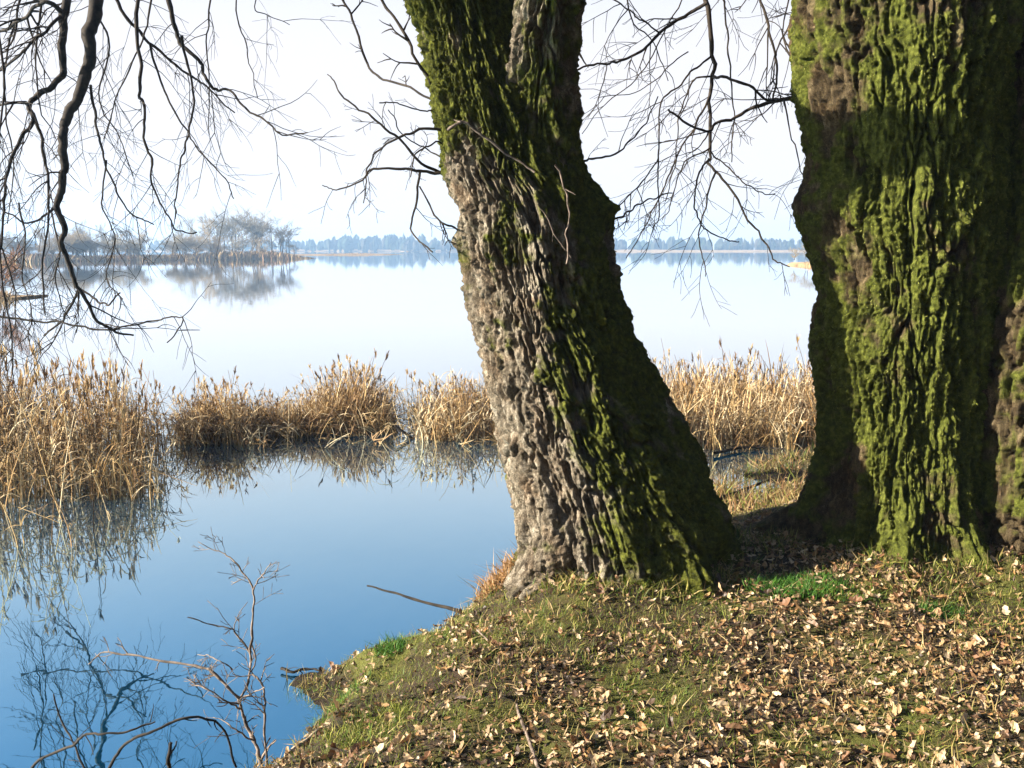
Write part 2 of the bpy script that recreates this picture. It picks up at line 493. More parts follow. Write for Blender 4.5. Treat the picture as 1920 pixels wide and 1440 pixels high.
def moss_soup(trunks, n, size, seed, pal):
    r = np.random.default_rng(seed); S = Soup()
    for o in trunks:
        P = o.P.reshape(-1, 3); N = o.N.reshape(-1, 3); w = o.moss.ravel() * (N[:, 1] < .5) * (P[:, 2] < 3.7)
        w = w ** 1.5
        k = int(n * w.sum() / sum(((t_.moss.ravel()) ** 1.5).sum() for t_ in trunks))
        idx = r.choice(len(P), k, p=w / w.sum())
        L = r.uniform(.5, 1.3, k) * size
        D = N[idx] * r.uniform(.3, .9, k)[:, None] + np.array((0, 0, -1.0)) * r.uniform(.2, 1.0, k)[:, None] + r.normal(0, .35, (k, 3))
        D /= np.linalg.norm(D, axis=1)[:, None]
        A = np.cross(D, r.normal(0, 1, (k, 3))); A /= np.linalg.norm(A, axis=1)[:, None] + 1e-9
        B = np.cross(D, A)
        M = np.stack([A * (L * .22)[:, None], B * (L * .5)[:, None], D * L[:, None]], -1)
        c = np.array(pal)[r.integers(0, len(pal), k)] * r.uniform(.6, 1.25, k)[:, None]
        S.add(MV, MT, M, P[idx] - N[idx] * .002, c)
    return S

def px_rows(data, Y):
    out = []
    for (py, l, r_, *yy) in data:
        y = yy[0] if yy else Y
        a = w_at(l, py, y); b = w_at(r_, py, y)
        out.append((a[2], (a[0] + b[0]) / 2, y, (b[0] - a[0]) / 2))
    return out

bark1 = dict(su=20, sv=3.5, warp=.55, d0=.026, d1=.050, d2=.018, d3=.008, df=.010)
bark2 = dict(su=17, sv=2.3, warp=.62, d0=.030, d1=.054, d2=.014, d3=.003, df=.006)
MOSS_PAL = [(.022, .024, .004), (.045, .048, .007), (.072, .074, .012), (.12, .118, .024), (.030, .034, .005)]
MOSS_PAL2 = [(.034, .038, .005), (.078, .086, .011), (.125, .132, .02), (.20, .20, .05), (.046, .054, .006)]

# ---- the leaning tree
Y1 = 4.62
rows1 = px_rows([(-260, 640, 830, 3.78), (-120, 720, 920, 4.20), (0, 776, 968, 4.50), (60, 791, 978, 4.58), (100, 802, 992, 4.60), (200, 818, 1035, 4.60), (260, 832, 1060), (330, 842, 1085),
                 (380, 862, 1120), (450, 872, 1135), (550, 888, 1155), (650, 900, 1197), (750, 922, 1248), (850, 946, 1305),
                 (900, 960, 1325), (950, 972, 1345), (1000, 985, 1352), (1050, 990, 1350), (1100, 985, 1352), (1250, 975, 1356)], Y1)
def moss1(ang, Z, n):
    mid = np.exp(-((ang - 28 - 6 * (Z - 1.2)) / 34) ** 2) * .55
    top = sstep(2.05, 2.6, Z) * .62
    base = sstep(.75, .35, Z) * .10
    right = sstep(15, 45, ang) * .45  # moss on the right flank, thickened to paint in its dark shade too
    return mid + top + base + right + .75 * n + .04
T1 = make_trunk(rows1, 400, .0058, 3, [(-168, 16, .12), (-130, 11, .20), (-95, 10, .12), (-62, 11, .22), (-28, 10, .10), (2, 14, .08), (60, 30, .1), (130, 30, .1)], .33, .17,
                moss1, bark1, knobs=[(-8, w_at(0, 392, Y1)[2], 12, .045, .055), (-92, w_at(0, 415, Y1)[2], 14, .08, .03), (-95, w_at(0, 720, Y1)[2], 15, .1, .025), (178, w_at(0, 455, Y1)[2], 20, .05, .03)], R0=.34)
rows1b = px_rows([(-330, 1060, 1190, 3.4), (-200, 1040, 1165, 3.68), (-100, 1010, 1125, 3.90), (0, 976, 1088, 4.12), (100, 963, 1076, 4.31), (200, 955, 1078, 4.45),
                  (260, 955, 1084, 4.5), (330, 970, 1095, 4.55), (420, 985, 1105, 4.6), (520, 1010, 1095, 4.62)], 4.58)
T1b = make_trunk(rows1b, 170, .0066, 5, [], -5, .2, lambda a, Z, n: .42 - .35 * sstep(-10, -60, a) + .6 * n, bark1, R0=.14)
tree1 = tag(link('old_tree', None, loc=(0, 0, 0)), 'leaning mossy forked tree trunk in the middle, rooted on the bank edge', 'tree')
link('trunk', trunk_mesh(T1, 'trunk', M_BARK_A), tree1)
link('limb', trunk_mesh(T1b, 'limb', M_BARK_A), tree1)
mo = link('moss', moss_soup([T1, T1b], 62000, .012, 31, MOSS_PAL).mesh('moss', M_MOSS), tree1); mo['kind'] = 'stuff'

# ---- the upright tree on the right
Y2 = 4.72
rows2 = px_rows([(-260, 1470, 1960), (-120, 1486, 1925), (0, 1496, 1900), (100, 1500, 1888), (200, 1512, 1876), (260, 1524, 1872), (330, 1527, 1872), (385, 1518, 1874),
                 (440, 1524, 1872), (500, 1542, 1866), (560, 1550, 1858), (620, 1543, 1850), (690, 1545, 1842), (750, 1554, 1836), (850, 1552, 1832),
                 (900, 1552, 1830), (950, 1550, 1830), (1000, 1548, 1832), (1050, 1545, 1835), (1250, 1540, 1840)], Y2)
def moss2(ang, Z, n):
    return .46 * np.exp(-((ang - 5) / 75) ** 2) + .22 + .7 * n - .12 * sstep(-25, -60, ang) * sstep(2.6, 1.5, Z) + .1 * sstep(2.2, 1.0, Z)
T2 = make_trunk(rows2, 420, .0058, 13, [(180, 20, .58), (-150, 12, .14), (-118, 13, .36), (-88, 9, .14), (-66, 11, .24), (-38, 12, .14), (10, 20, .1), (90, 30, .2)], .34, .19,
                moss2, bark2, knobs=[(-178, w_at(0, 385, Y2)[2], 20, .06, .025)], R0=.46)
tree2 = tag(link('old_tree', None, loc=(0, 0, 0)), 'thick upright tree trunk with bright green moss right of the leaning tree', 'tree')
link('trunk', trunk_mesh(T2, 'trunk', M_BARK_B), tree2)
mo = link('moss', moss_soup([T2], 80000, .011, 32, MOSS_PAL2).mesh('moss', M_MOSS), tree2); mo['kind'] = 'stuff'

# ---- the tree cut off by the right edge
rows3 = px_rows([(-200, 1930, 2080), (0, 1905, 2080), (150, 1893, 2080), (300, 1890, 2090), (400, 1882, 2096), (480, 1868, 2098), (560, 1850, 2090), (640, 1834, 2080), (760, 1828, 2070), (900, 1826, 2080), (1000, 1822, 2090), (1060, 1815, 2100), (1250, 1800, 2110)], 4.48)
T3 = make_trunk(rows3, 190, .0085, 23, [(-120, 20, .18), (-80, 18, .12), (-40, 20, .15), (60, 30, .2)], .26, .25,
                lambda a, Z, n: .36 + .7 * n, bark2, R0=.34)
tree3 = tag(link('old_tree', None, loc=(0, 0, 0)), 'shaded mossy tree trunk cut off by the right edge of the picture', 'tree')
link('trunk', trunk_mesh(T3, 'trunk', M_BARK_B), tree3)
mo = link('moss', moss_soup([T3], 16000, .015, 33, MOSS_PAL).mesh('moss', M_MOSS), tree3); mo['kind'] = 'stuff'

# ------------------------------------------------------------------ branches
def px_path(pts, Y, wob=.2, Yend=None):
    n = len(pts); ph = rng.uniform(0, 6.28)
    ys = np.linspace(Y, Y if Yend is None else Yend, n) + wob * np.sin(np.linspace(0, 3.5, n) + ph) - wob * math.sin(ph)
    return catmull(np.array([w_at(x, y, yy) for (x, y), yy in zip(pts, ys)]), 6)

def jitter(P, a):
    k = len(P)
    return P + a * fbm(np.stack([np.arange(k) * .45, np.full(k, rng.uniform(0, 99)), np.zeros(k)], -1)[:, None, :] + np.array([[0, 0, 0], [0, 7, 3], [0, 13, 5]])[None], 2, 3)

def twig(tb, p, d, L, r, droop, depth, k=8):
    d = d / (np.linalg.norm(d) + 1e-9)
    P = [p]; step = L / k
    curl = rng.normal(0, .10, 3)
    for i in range(k):
        s = i / k
        d = d + np.array((0, 0, -droop * (1 - 1.5 * s))) * .22 + curl * .5 + rng.normal(0, .09, 3)
        d /= np.linalg.norm(d); P.append(P[-1] + d * step)
    P = np.array(P)
    tb.tube(P, r, max(r * .35, .0011), 4 if r < .006 else 5, .12)
    if depth > 0:
        for _ in range(rng.integers(2, 5)):
            i = rng.integers(2, k)
            dd = P[i] - P[i - 1]; dd /= np.linalg.norm(dd)
            side = np.cross(dd, rng.normal(0, 1, 3)); side /= np.linalg.norm(side) + 1e-9
            twig(tb, P[i], dd * .8 + side * .75, L * rng.uniform(.3, .6), r * .6, droop, depth - 1, 6)

def side_twigs(tb, P, n, L, r, droop, depth=1, lo=.15):
    for _ in range(n):
        i = int(rng.uniform(lo, .98) * (len(P) - 1)); i = max(1, i)
        dd = P[i] - P[i - 1]; dd /= np.linalg.norm(dd) + 1e-9
        side = np.cross(dd, rng.normal(0, 1, 3)); side[1] *= .6; side /= np.linalg.norm(side) + 1e-9
        twig(tb, P[i], dd * .7 + side * .8, L * rng.uniform(.4, 1.2), r * rng.uniform(.6, 1.1), droop, depth)

def branch(parent, pts, Y, w0, w1, ntw=6, L=.5, droop=.8, wob=.2, Yend=None, mat=None, name='branch', depth=1, sides=7, power=.8):
    P = jitter(px_path(pts, Y, wob, Yend), .012 * Y / 5)
    k = Y / F * .5
    tb = Tubes()
    tb.tube(P, w0 * k, max(w1 * k, .0012), sides, .10, power)
    side_twigs(tb, P, ntw, L, max(w1 * k * .9, .0022), droop, depth)
    return link(name, tb.mesh(name, mat or M_TWIG), parent)

# the limb above the picture that carries the drooping branches on the left
lt = Tubes()
limb_pts = catmull(np.array([w_at(800, -90, 4.3), (-.75, 4.75, 3.75), (-1.5, 5.5, 4.2), (-2.6, 6.3, 4.6), (-3.4, 6.9, 4.75), (-4.6, 7.3, 4.8), (-5.6, 7.6, 4.7)]), 8)
lt.tube(jitter(limb_pts, .05), .13, .05, 10, .06)
link('limb', lt.mesh('limb', M_TWIG), tree1)

YL = 6.9
left_br = [
    ([(250, -330), (205, -180), (190, -60), (180, 0), (168, 60), (165, 120), (150, 180), (125, 220), (118, 260), (122, 300), (115, 350), (107, 385), (120, 430), (117, 460), (135, 520), (152, 545), (180, 600), (215, 620), (250, 627)], YL, 36, 4, 9),
    ([(190, -280), (140, -90), (125, 0), (118, 60), (118, 130), (114, 146), (78, 175), (55, 195), (65, 225), (40, 255), (20, 310), (8, 380), (5, 470)], YL - .1, 24, 4, 9),
    ([(60, 212), (80, 275), (92, 340), (90, 410), (80, 500), (85, 590)], YL, 8, 3, 6),
    ([(58, 195), (25, 192), (-15, 202)], YL, 8, 4, 3),
    ([(116, 22), (80, 5), (40, 35), (-10, 65)], YL - .1, 10, 6, 5),
    ([(115, 32), (70, 70), (30, 110), (-10, 140)], YL - .1, 7, 4, 5),
    ([(260, -260), (200, -60), (222, 8), (260, 60), (290, 90), (350, 140), (390, 165), (440, 210)], YL + .2, 11, 3, 8),
    ([(330, -260), (305, -90), (317, 0), (330, 60), (345, 90), (375, 115), (385, 145), (405, 170), (430, 170), (460, 205), (500, 228), (530, 252), (576, 247)], YL + .1, 13, 2.5, 7),
    ([(300, -230), (262, -60), (258, 40), (265, 120), (263, 180), (270, 200), (270, 250), (285, 300), (285, 340), (300, 380), (330, 430), (370, 437)], YL, 10, 2.5, 8),
    ([(340, 70), (355, 130), (365, 185), (355, 240), (345, 280), (335, 320), (330, 370), (330, 412)], YL + .1, 6, 2.5, 5),
    ([(280, 82), (300, 150), (330, 210), (350, 245), (380, 290), (420, 335), (440, 372)], YL + .1, 5, 2, 4),
    ([(170, 160), (180, 230), (190, 270), (195, 300), (220, 360), (250, 402), (290, 421)], YL, 6, 2.5, 6),
    ([(107, 385), (85, 402), (50, 420), (8, 395)], YL, 6, 3, 4),
    ([(150, 545), (130, 575), (115, 605), (80, 628)], YL, 6, 4, 3),
    ([(-15, 590), (60, 600), (115, 606), (180, 617), (250, 610), (300, 598), (330, 594), (343, 603), (315, 642)], YL, 5, 2.5, 3),
    ([(150, 545), (185, 565), (205, 572), (222, 545)], YL, 5, 3, 2),
    ([(400, -200), (395, 0), (390, 80), (391, 170), (393, 255)], YL + .3, 5, 2, 5),
    ([(470, -200), (443, 0), (460, 80), (470, 120), (482, 182)], YL + .4, 4, 1.8, 4),
    ([(60, -150), (40, 0), (15, 90), (10, 200), (25, 300), (15, 420)], YL + .3, 6, 2, 9),
    ([(20, -150), (-5, 20), (10, 160), (-5, 300), (5, 520), (22, 640), (25, 700)], YL - .3, 6, 2.5, 7),
    ([(230, -150), (180, 0), (205, 90), (185, 190), (225, 260), (250, 330)], YL + .3, 6, 2, 9),
    ([(90, -150), (75, 20), (68, 90), (72, 190), (105, 260)], YL + .2, 6, 2, 8),
    ([(310, -150), (285, 0), (262, 90), (225, 170), (205, 230), (196, 262)], YL + .3, 5, 2, 8),
    ([(540, -150), (480, 0), (500, 25), (545, 45)], YL + .4, 3, 1.6, 3),
    ([(35, 380), (48, 450), (42, 520), (60, 580), (52, 640)], YL, 4, 2, 12),
    ([(95, 400), (112, 470), (105, 540), (128, 600)], YL + .1, 4, 2, 12),
    ([(-20, 420), (10, 480), (30, 560), (20, 640)], YL, 5, 2, 12),
    ([(200, 300), (190, 380), (215, 450), (200, 520), (230, 560)], YL + .1, 4, 2, 12),
]
for (pts, Y, a, b, n) in left_br:
    branch(tree1, pts, Y, a * .95, b * .9, int(n * 1.45), .55, .75, power=.62)

# shoots on the leaning trunk
shoots = [
    ([(640, -30), (642, 0), (665, 45), (690, 120), (712, 146), (760, 162), (812, 190)], 5, 4, 5),
    ([(700, -30), (718, 5), (750, 50), (780, 110), (812, 168)], 5, 6, 3),
    ([(840, 330), (790, 305), (740, 255), (690, 215), (645, 185), (628, 155), (615, 138)], 6, 2, 5),
    ([(845, 248), (795, 243), (755, 255), (710, 280), (692, 310), (686, 345), (683, 382)], 6, 2, 4),
    ([(850, 326), (800, 322), (760, 318), (700, 318), (680, 335), (630, 356), (605, 345)], 7, 2, 4),
    ([(790, 320), (780, 380), (770, 420), (785, 450), (812, 472)], 5, 2.5, 2),
    ([(786, 350), (820, 410), (845, 425), (872, 438)], 3, 4, 2),
    ([(820, 209), (790, 205), (750, 195), (712, 190)], 3, 2, 2),
    ([(835, 300), (800, 280), (755, 250), (730, 205)], 3, 2, 3),
    ([(838, 265), (810, 270), (780, 290), (770, 330)], 4, 2, 3),
]
for i, (pts, a, b, n) in enumerate(shoots):
    if i < 2: pts = pts[::-1]; a, b = b, a
    branch(tree1, pts, 4.56, a, b, n, .18, .4, .12, Yend=4.3 if i % 2 else 4.75, name='shoot')
for pts, a, b in (([(840, 243), (858, 232), (872, 230), (900, 250), (960, 295), (1003, 322)], 6, 4), ([(1043, 308), (1055, 345), (1066, 392), (1062, 440), (1064, 492)], 4, 3), ([(1010, 380), (1035, 430), (1060, 470)], 3, 2)):
    branch(tree1, pts, 4.13, a, b, 2, .06, .3, .03, mat=M_SHRUB, name='shoot', depth=0)
branch(tree1, [(1092, -40), (1084, 0), (1080, 60), (1076, 120), (1071, 180), (1068, 230), (1060, 290)], 4.75, 13, 11, 2, .15, .4, .05, mat=M_PALE, name='shoot', depth=0)
branch(tree1, [(1130, 385), (1150, 410), (1170, 404), (1195, 384), (1225, 372), (1262, 362)], 4.7, 5, 2.5, 4, .25, .3, .1, name='shoot')
branch(tree1, [(1080, 305), (1105, 298), (1150, 290), (1180, 268), (1210, 230), (1232, 182)], 4.7, 5, 2, 3, .25, .2, .1, name='shoot')

# drooping branches between the trunks: they hang from the upright tree
YM = 5.3
lt = Tubes()
lt.tube(jitter(catmull(np.array([w_at(1600, -120, 4.9), w_at(1480, -190, 5.1), w_at(1340, -230, 5.4), w_at(1180, -220, 5.6), w_at(1040, -200, 5.8)]), 8), .03), .075, .022, 8, .08)
link('limb', lt.mesh('limb', M_TWIG), tree2)
mid_br = [
    ([(1318, -232), (1320, -60), (1326, 0), (1335, 80), (1338, 140), (1330, 200), (1332, 290), (1330, 308), (1370, 355), (1410, 420), (1440, 460), (1455, 490), (1482, 498)], 15, 2.5, 10),
    ([(1322, 8), (1290, 25), (1240, 60), (1200, 95), (1160, 115), (1130, 120), (1078, 130)], 9, 4, 7),
    ([(1240, 60), (1205, 38), (1180, 20), (1145, -5)], 4, 3, 3),
    ([(1338, 145), (1362, 145), (1410, 165), (1440, 190), (1460, 188)], 7, 5, 4),
    ([(1530, 175), (1500, 180), (1440, 190), (1390, 215), (1340, 235), (1322, 245), (1265, 215), (1252, 207)], 12, 4, 9),
    ([(1370, -220), (1358, -40), (1362, 20), (1366, 100), (1375, 170), (1376, 230), (1372, 305)], 6, 2.5, 6),
    ([(1440, -200), (1422, -30), (1440, 50), (1455, 110), (1455, 150), (1450, 192)], 7, 4, 7),
    ([(1510, 12), (1490, 30), (1465, 75), (1455, 110), (1448, 160)], 5, 3, 5),
    ([(1336, 105), (1300, 130), (1270, 165), (1240, 192), (1236, 280), (1220, 320), (1190, 360), (1150, 395)], 5, 2.5, 6),
    ([(1338, 142), (1302, 150), (1286, 180), (1272, 220), (1268, 300), (1245, 380)], 5, 2, 6),
    ([(1332, 175), (1300, 240), (1270, 290), (1250, 340), (1225, 390), (1200, 440), (1175, 485)], 5.5, 2.2, 7),
    ([(1331, 298), (1310, 330), (1303, 380), (1310, 410), (1325, 430), (1360, 450), (1385, 453)], 5, 2.5, 4),
    ([(1342, 322), (1325, 380), (1310, 430), (1318, 480), (1323, 517)], 5, 2.2, 4),
    ([(1330, 280), (1290, 300), (1270, 340), (1255, 390), (1240, 412)], 4, 2, 5),
    ([(1236, 278), (1236, 340), (1235, 400), (1220, 442)], 4, 2, 4),
    ([(1332, 285), (1360, 310), (1400, 345), (1430, 362), (1455, 363)], 4, 2.2, 4),
    ([(1470, 182), (1485, 250), (1500, 310), (1527, 352)], 4, 2, 4),
    ([(1190, -225), (1170, -60), (1185, 30), (1230, 90), (1255, 150)], 5, 2, 6),
    ([(1300, -228), (1290, -40), (1245, 60), (1200, 140), (1140, 190), (1090, 250)], 4, 2, 6),
    ([(1470, -180), (1480, -20), (1465, 60), (1490, 120), (1502, 160)], 5, 2.2, 7),
    ([(1290, 95), (1240, 140), (1190, 175), (1120, 180)], 3, 1.8, 4),
]
for (pts, a, b, n) in mid_br:
    branch(tree2, pts, YM + rng.uniform(-.25, .25), a * .82, b * .85, int(n * 1.1), .38, .55, .15, power=.65)

# ------------------------------------------------------------------ reeds
def ribbon(P, W, side):
    """a ribbon along P with half widths W"""
    V = np.concatenate([P - side * W[:, None], P + side * W[:, None]]); n = len(P)
    T = []
    for i in range(n - 1): T += [(i, i + n, i + 1), (i + 1, i + n, i + 1 + n)]
    return V, np.array(T)

def reed_template(seed, h=1.0, leaves=4, plume=False, bend=.12, broken=False):
    r = np.random.default_rng(seed)
    t = np.linspace(0, 1, 7); a = r.uniform(0, 6.28)
    off = bend * t ** 2.2
    P = np.stack([np.cos(a) * off, np.sin(a) * off, h * t], -1)
    if broken:
        k = 4; P[k:] = P[k - 1] + np.stack([np.cos(a) * (t[k:] - t[k - 1]), np.sin(a) * (t[k:] - t[k - 1]), -.35 * (t[k:] - t[k - 1])], -1)
    tb = Tubes(); tb.tube(P, .0058, .0024, 3)
    V = [tb.V[0]]; Q = tb.Q[0]; T = [np.concatenate([Q[:, [0, 1, 2]], Q[:, [0, 2, 3]]])]; n = len(V[0])
    for _ in range(leaves):
        i = r.uniform(.15, .9) * 6; p = P[int(i)] + (P[min(6, int(i) + 1)] - P[int(i)]) * (i % 1)
        az = r.uniform(0, 6.28); L = r.uniform(.16, .38); s = np.linspace(0, 1, 5)
        up = r.uniform(.35, 1.0); fall = r.uniform(.5, 1.5)
        lp = p + np.stack([np.cos(az) * s * L * .75, np.sin(az) * s * L * .75, (up * s - fall * s * s) * L], -1)
        v, f = ribbon(lp, .006 * np.array((.7, 1, .9, .55, .08)), np.array((-math.sin(az), math.cos(az), r.uniform(-.5, .5))))
        V.append(v); T.append(f + n); n += len(v)
    if plume:
        for _ in range(9):
            az = r.uniform(0, 6.28); s = np.linspace(0, 1, 3); z0 = P[-1] - (0, 0, r.uniform(-.02, .10)); L = r.uniform(.05, .10)
            lp = z0 + np.stack([np.cos(az) * s * .025, np.sin(az) * s * .025, s * L], -1)
            v, f = ribbon(lp, .007 * np.array((.6, 1, .2)), np.array((-math.sin(az), math.cos(az), 0)))
            V.append(v); T.append(f + n); n += len(v)
    return np.concatenate(V), np.concatenate(T)

REEDS = [reed_template(100 + i, 1.0, 3 + i % 4, i % 3 == 0, .05 + .05 * (i % 5), i % 6 == 5) for i in range(14)]
REED_COLS = np.array([(.42, .31, .17), (.54, .43, .27), (.24, .145, .065), (.15, .085, .038), (.40, .27, .12), (.10, .06, .03), (.30, .18, .07)])

def sedge_template(seed, nb=9):
    r = np.random.default_rng(seed); V = []; T = []; n = 0
    for _ in range(nb):
        az = r.uniform(0, 6.28); s = np.linspace(0, 1, 6); up = r.uniform(.75, 1.25); out = r.uniform(.15, .75); fall = out * r.uniform(.3, 1.1)
        b = r.normal(0, .05, 2)
        lp = np.stack([b[0] + np.cos(az) * out * s ** 1.6 * .8, b[1] + np.sin(az) * out * s ** 1.6 * .8, up * s - fall * s ** 3], -1)
        v, f = ribbon(lp, .0075 * np.array((.8, 1, .95, .8, .5, .08)), np.array((-math.sin(az), math.cos(az), r.uniform(-.5, .5))))
        V.append(v); T.append(f + n); n += len(v)
    return np.concatenate(V), np.concatenate(T)
SEDGES = [sedge_template(150 + i) for i in range(10)]

def reed_field(pos, hts, seed, tilt=.12, wide=1.0, sedge=0.0):
    r = np.random.default_rng(seed); S = Soup(); n = len(pos)
    ALL = REEDS + SEDGES
    which = np.where(r.uniform(0, 1, n) < sedge, r.integers(len(REEDS), len(ALL), n), r.integers(0, len(REEDS), n))
    for k, (tv, tf) in enumerate(ALL):
        s = np.where(which == k)[0]
        if not len(s): continue
        m = len(s)
        h = hts[s]
        M = rot_mats(r.uniform(0, 6.28, m), np.abs(r.normal(0, tilt, m)), r.uniform(0, 6.28, m), np.stack([wide * (.6 + .4 * h), wide * (.6 + .4 * h), h], -1))
        c = REED_COLS[r.integers(0, len(REED_COLS), m)] * r.uniform(.7, 1.15, m)[:, None]
        S.add(tv, tf, M, pos[s], c)
    return S

def blob_points(n, px0, px1, y0, y1, seed, gap=.0):
    """points on the water between two picture columns and two distances, thinned in patches"""
    r = np.random.default_rng(seed)
    Y = r.uniform(y0, y1, n * 2) if gap == 0 else r.uniform(y0, y1, n * 3)
    px = r.uniform(px0, px1, len(Y)) + r.normal(0, .05 * min(400, px1 - px0) + 6, len(Y))
    u = (px - 960) / F
    X = u * (Y * CP + HC * SP)
    d = fbm(np.stack([X, Y, X * 0], -1) * 1.6, 3, seed)
    keep = d > (-.35 + gap)
    p = np.stack([X, Y, np.full(len(X), -.03)], -1)[keep][:n]
    return p

def bed(name, label, n, px0, px1, y0, y1, h0, h1, seed, gap=0.1, kind='stuff', tilt=.12, sedge=0.0, taper=None, dome=False):
    p = blob_points(n, px0, px1, y0, y1, seed, gap)
    r = np.random.default_rng(seed + 1)
    pat = .5 + .5 * fbm(p * 1.3 + 7, 2, seed + 2)
    h = h0 * .8 + (h1 - h0 * .8) * np.clip(pat * .45 + r.uniform(-.1, .65, len(p)), 0, 1.05)
    pxs = p[:, 0] / (p[:, 1] * CP + HC * SP) * F + 960
    if taper: h = h * (1 - .55 * sstep(taper[0], taper[1], pxs))
    if dome:
        q = np.abs((pxs - (px0 + px1) / 2) / ((px1 - px0) / 2)); h = h * (1.05 - .55 * np.clip(q, 0, 1.3) ** 2.5)
    tall = r.uniform(0, 1, len(p)) < .08
    h = np.where(tall, h * r.uniform(1.1, 1.35, len(p)), h)
    o = link(name, reed_field(p, h, seed, tilt, 1.0, sedge).mesh(name, M_REED))
    return tag(o, label, 'reeds', None, kind)

bed('reed_bed', 'dense bed of dry brown reeds standing in water at the left edge', 1000, -160, 285, 6.9, 9.6, .44, .98, 201, .14, taper=(190, 340), sedge=.04, tilt=.15)
bed('reed_tussock', 'rounded tussock of dry tan sedge just right of the left reed bed', 330, 335, 480, 8.9, 10.0, .30, .66, 203, -.2, None, .30, .25, dome=True)
bed('reed_tussock', 'low brown tussock of broken sedge between two rounded tussocks', 230, 470, 585, 9.3, 10.4, .22, .50, 205, -.2, None, .42, .4)
bed('reed_tussock', 'widest tussock of golden sedge in the middle of the water', 480, 565, 735, 9.5, 10.8, .36, .74, 207, -.3, None, .25, .28, dome=True)
bed('reed_tussock', 'thin straggling tussock of sedge left of the leaning trunk', 520, 705, 970, 9.1, 10.8, .22, .66, 209, -.15, None, .3, .2)
bed('reed_bed', 'dense bed of dry golden reeds between the two trunks', 1500, 1130, 1640, 8.7, 11.2, .30, .80, 211, .02, tilt=.2, sedge=.3)
bed('reed_bed', 'dry reeds standing far right behind the upright tree', 250, 1640, 2100, 8.9, 10.5, .40, .85, 213, .02)

# single reeds that stand clear along the front of the left bed
REED_MESH = []
for k, (tv, tf) in enumerate(REEDS):
    REED_MESH.append(mesh_np('reed_stalk', tv, tf, M_REED, {'Col': np.repeat(REED_COLS[k % 7][None] * rng.uniform(.8, 1.15), len(tv), 0)}, False))
for i in range(170):
    px = rng.uniform(-30, 330); Y = 6.6 + max(0, px) / 330 * 1.7 + abs(rng.normal(0, .35))
    if i < 14: px = rng.uniform(-20, 220); Y = rng.uniform(5.7, 6.6)
    X = (px - 960) / F * (Y * CP + HC * SP)
    o = link('reed_stalk', REED_MESH[[k for k in range(14) if (k % 3 == 0) == (i % 3 == 0)][i % 5 if i % 3 == 0 else i % 9]], loc=(X, Y, -.04))
    h = rng.uniform(.45, .98)
    o.scale = (.8, .8, h); o.rotation_euler = (rng.normal(0, .13), rng.normal(0, .13), rng.uniform(0, 6.28))
    if i < 14: tag(o, 'lone thin reed stalk rising from open water in front of the left reed bed', 'reed', 'lone reeds in the open water at left')
    elif i % 3 == 0: tag(o, 'dry reed stalk with feathery seed head along the front of the left reed bed', 'reed', 'single reeds in front of the left reed bed')
    else: tag(o, 'dry leafy tan reed stalk along the front of the left reed bed', 'reed', 'single reeds in front of the left reed bed')
for i in range(110):
    px = rng.uniform(320, 950); Y = rng.uniform(8.8, 9.6)
    X = (px - 960) / F * (Y * CP + HC * SP)
    o = link('reed_stalk', REED_MESH[i % 14], loc=(X, Y, -.04))
    o.scale = (.8, .8, rng.uniform(.2, .6)); o.rotation_euler = (rng.normal(0, .55), rng.normal(0, .55), rng.uniform(0, 6.28))
    tag(o, 'thin leaning sedge stalk standing in open water before the tussocks', 'reed', 'single stalks before the tussocks')

# ------------------------------------------------------------------ the ground cover
def leaf_template(seed):
    r = np.random.default_rng(seed)
    n = 7; xs = np.linspace(-1, 1, n); w = np.array((.04, .34, .30, .52, .40, .36, .03)) * r.uniform(.7, 1.2)
    curl = r.uniform(-.2, 1.0); fold = r.uniform(-.2, .9); tw = r.uniform(-.6, .6)
    V = []
    for x, ww in zip(xs, w):
        z = curl * (x * x) * .7
        for sgn in (-1, 0, 1):
            q = ww * sgn * r.uniform(.7, 1.3)
            V.append((x + r.uniform(-.08, .08), q, z + fold * abs(q) + tw * x * q + r.uniform(-.07, .07)))
    V = np.array(V); V[:, 2] -= V[:, 2].min()
    T = []
    for i in range(n - 1):
        for j in range(2):
            a = i * 3 + j; T += [(a, a + 1, a + 4), (a, a + 4, a + 3)]
    return V * .5, np.array(T)

LEAVES = [leaf_template(300 + i) for i in range(10)]
LEAF_COLS = np.array([(.24, .15, .07), (.32, .215, .11), (.13, .07, .032), (.40, .30, .19), (.15, .075, .035), (.055, .031, .016), (.28, .155, .06), (.35, .245, .14)])

# land points in view, thicker towards the camera
def land_points(n, x0, x1, y0, y1, seed, dmin=.05):
    r = np.random.default_rng(seed)
    X = r.uniform(x0, x1, n); Y = r.uniform(y0, y1, n)
    d = signed_dist(X, Y)
    s = d > dmin
    return X[s], Y[s], d[s], r

def green_mask(X, Y):
    return fbm(np.stack([X, Y, X * 0], -1) * 1.25 + 2.3, 4, 77, .6)

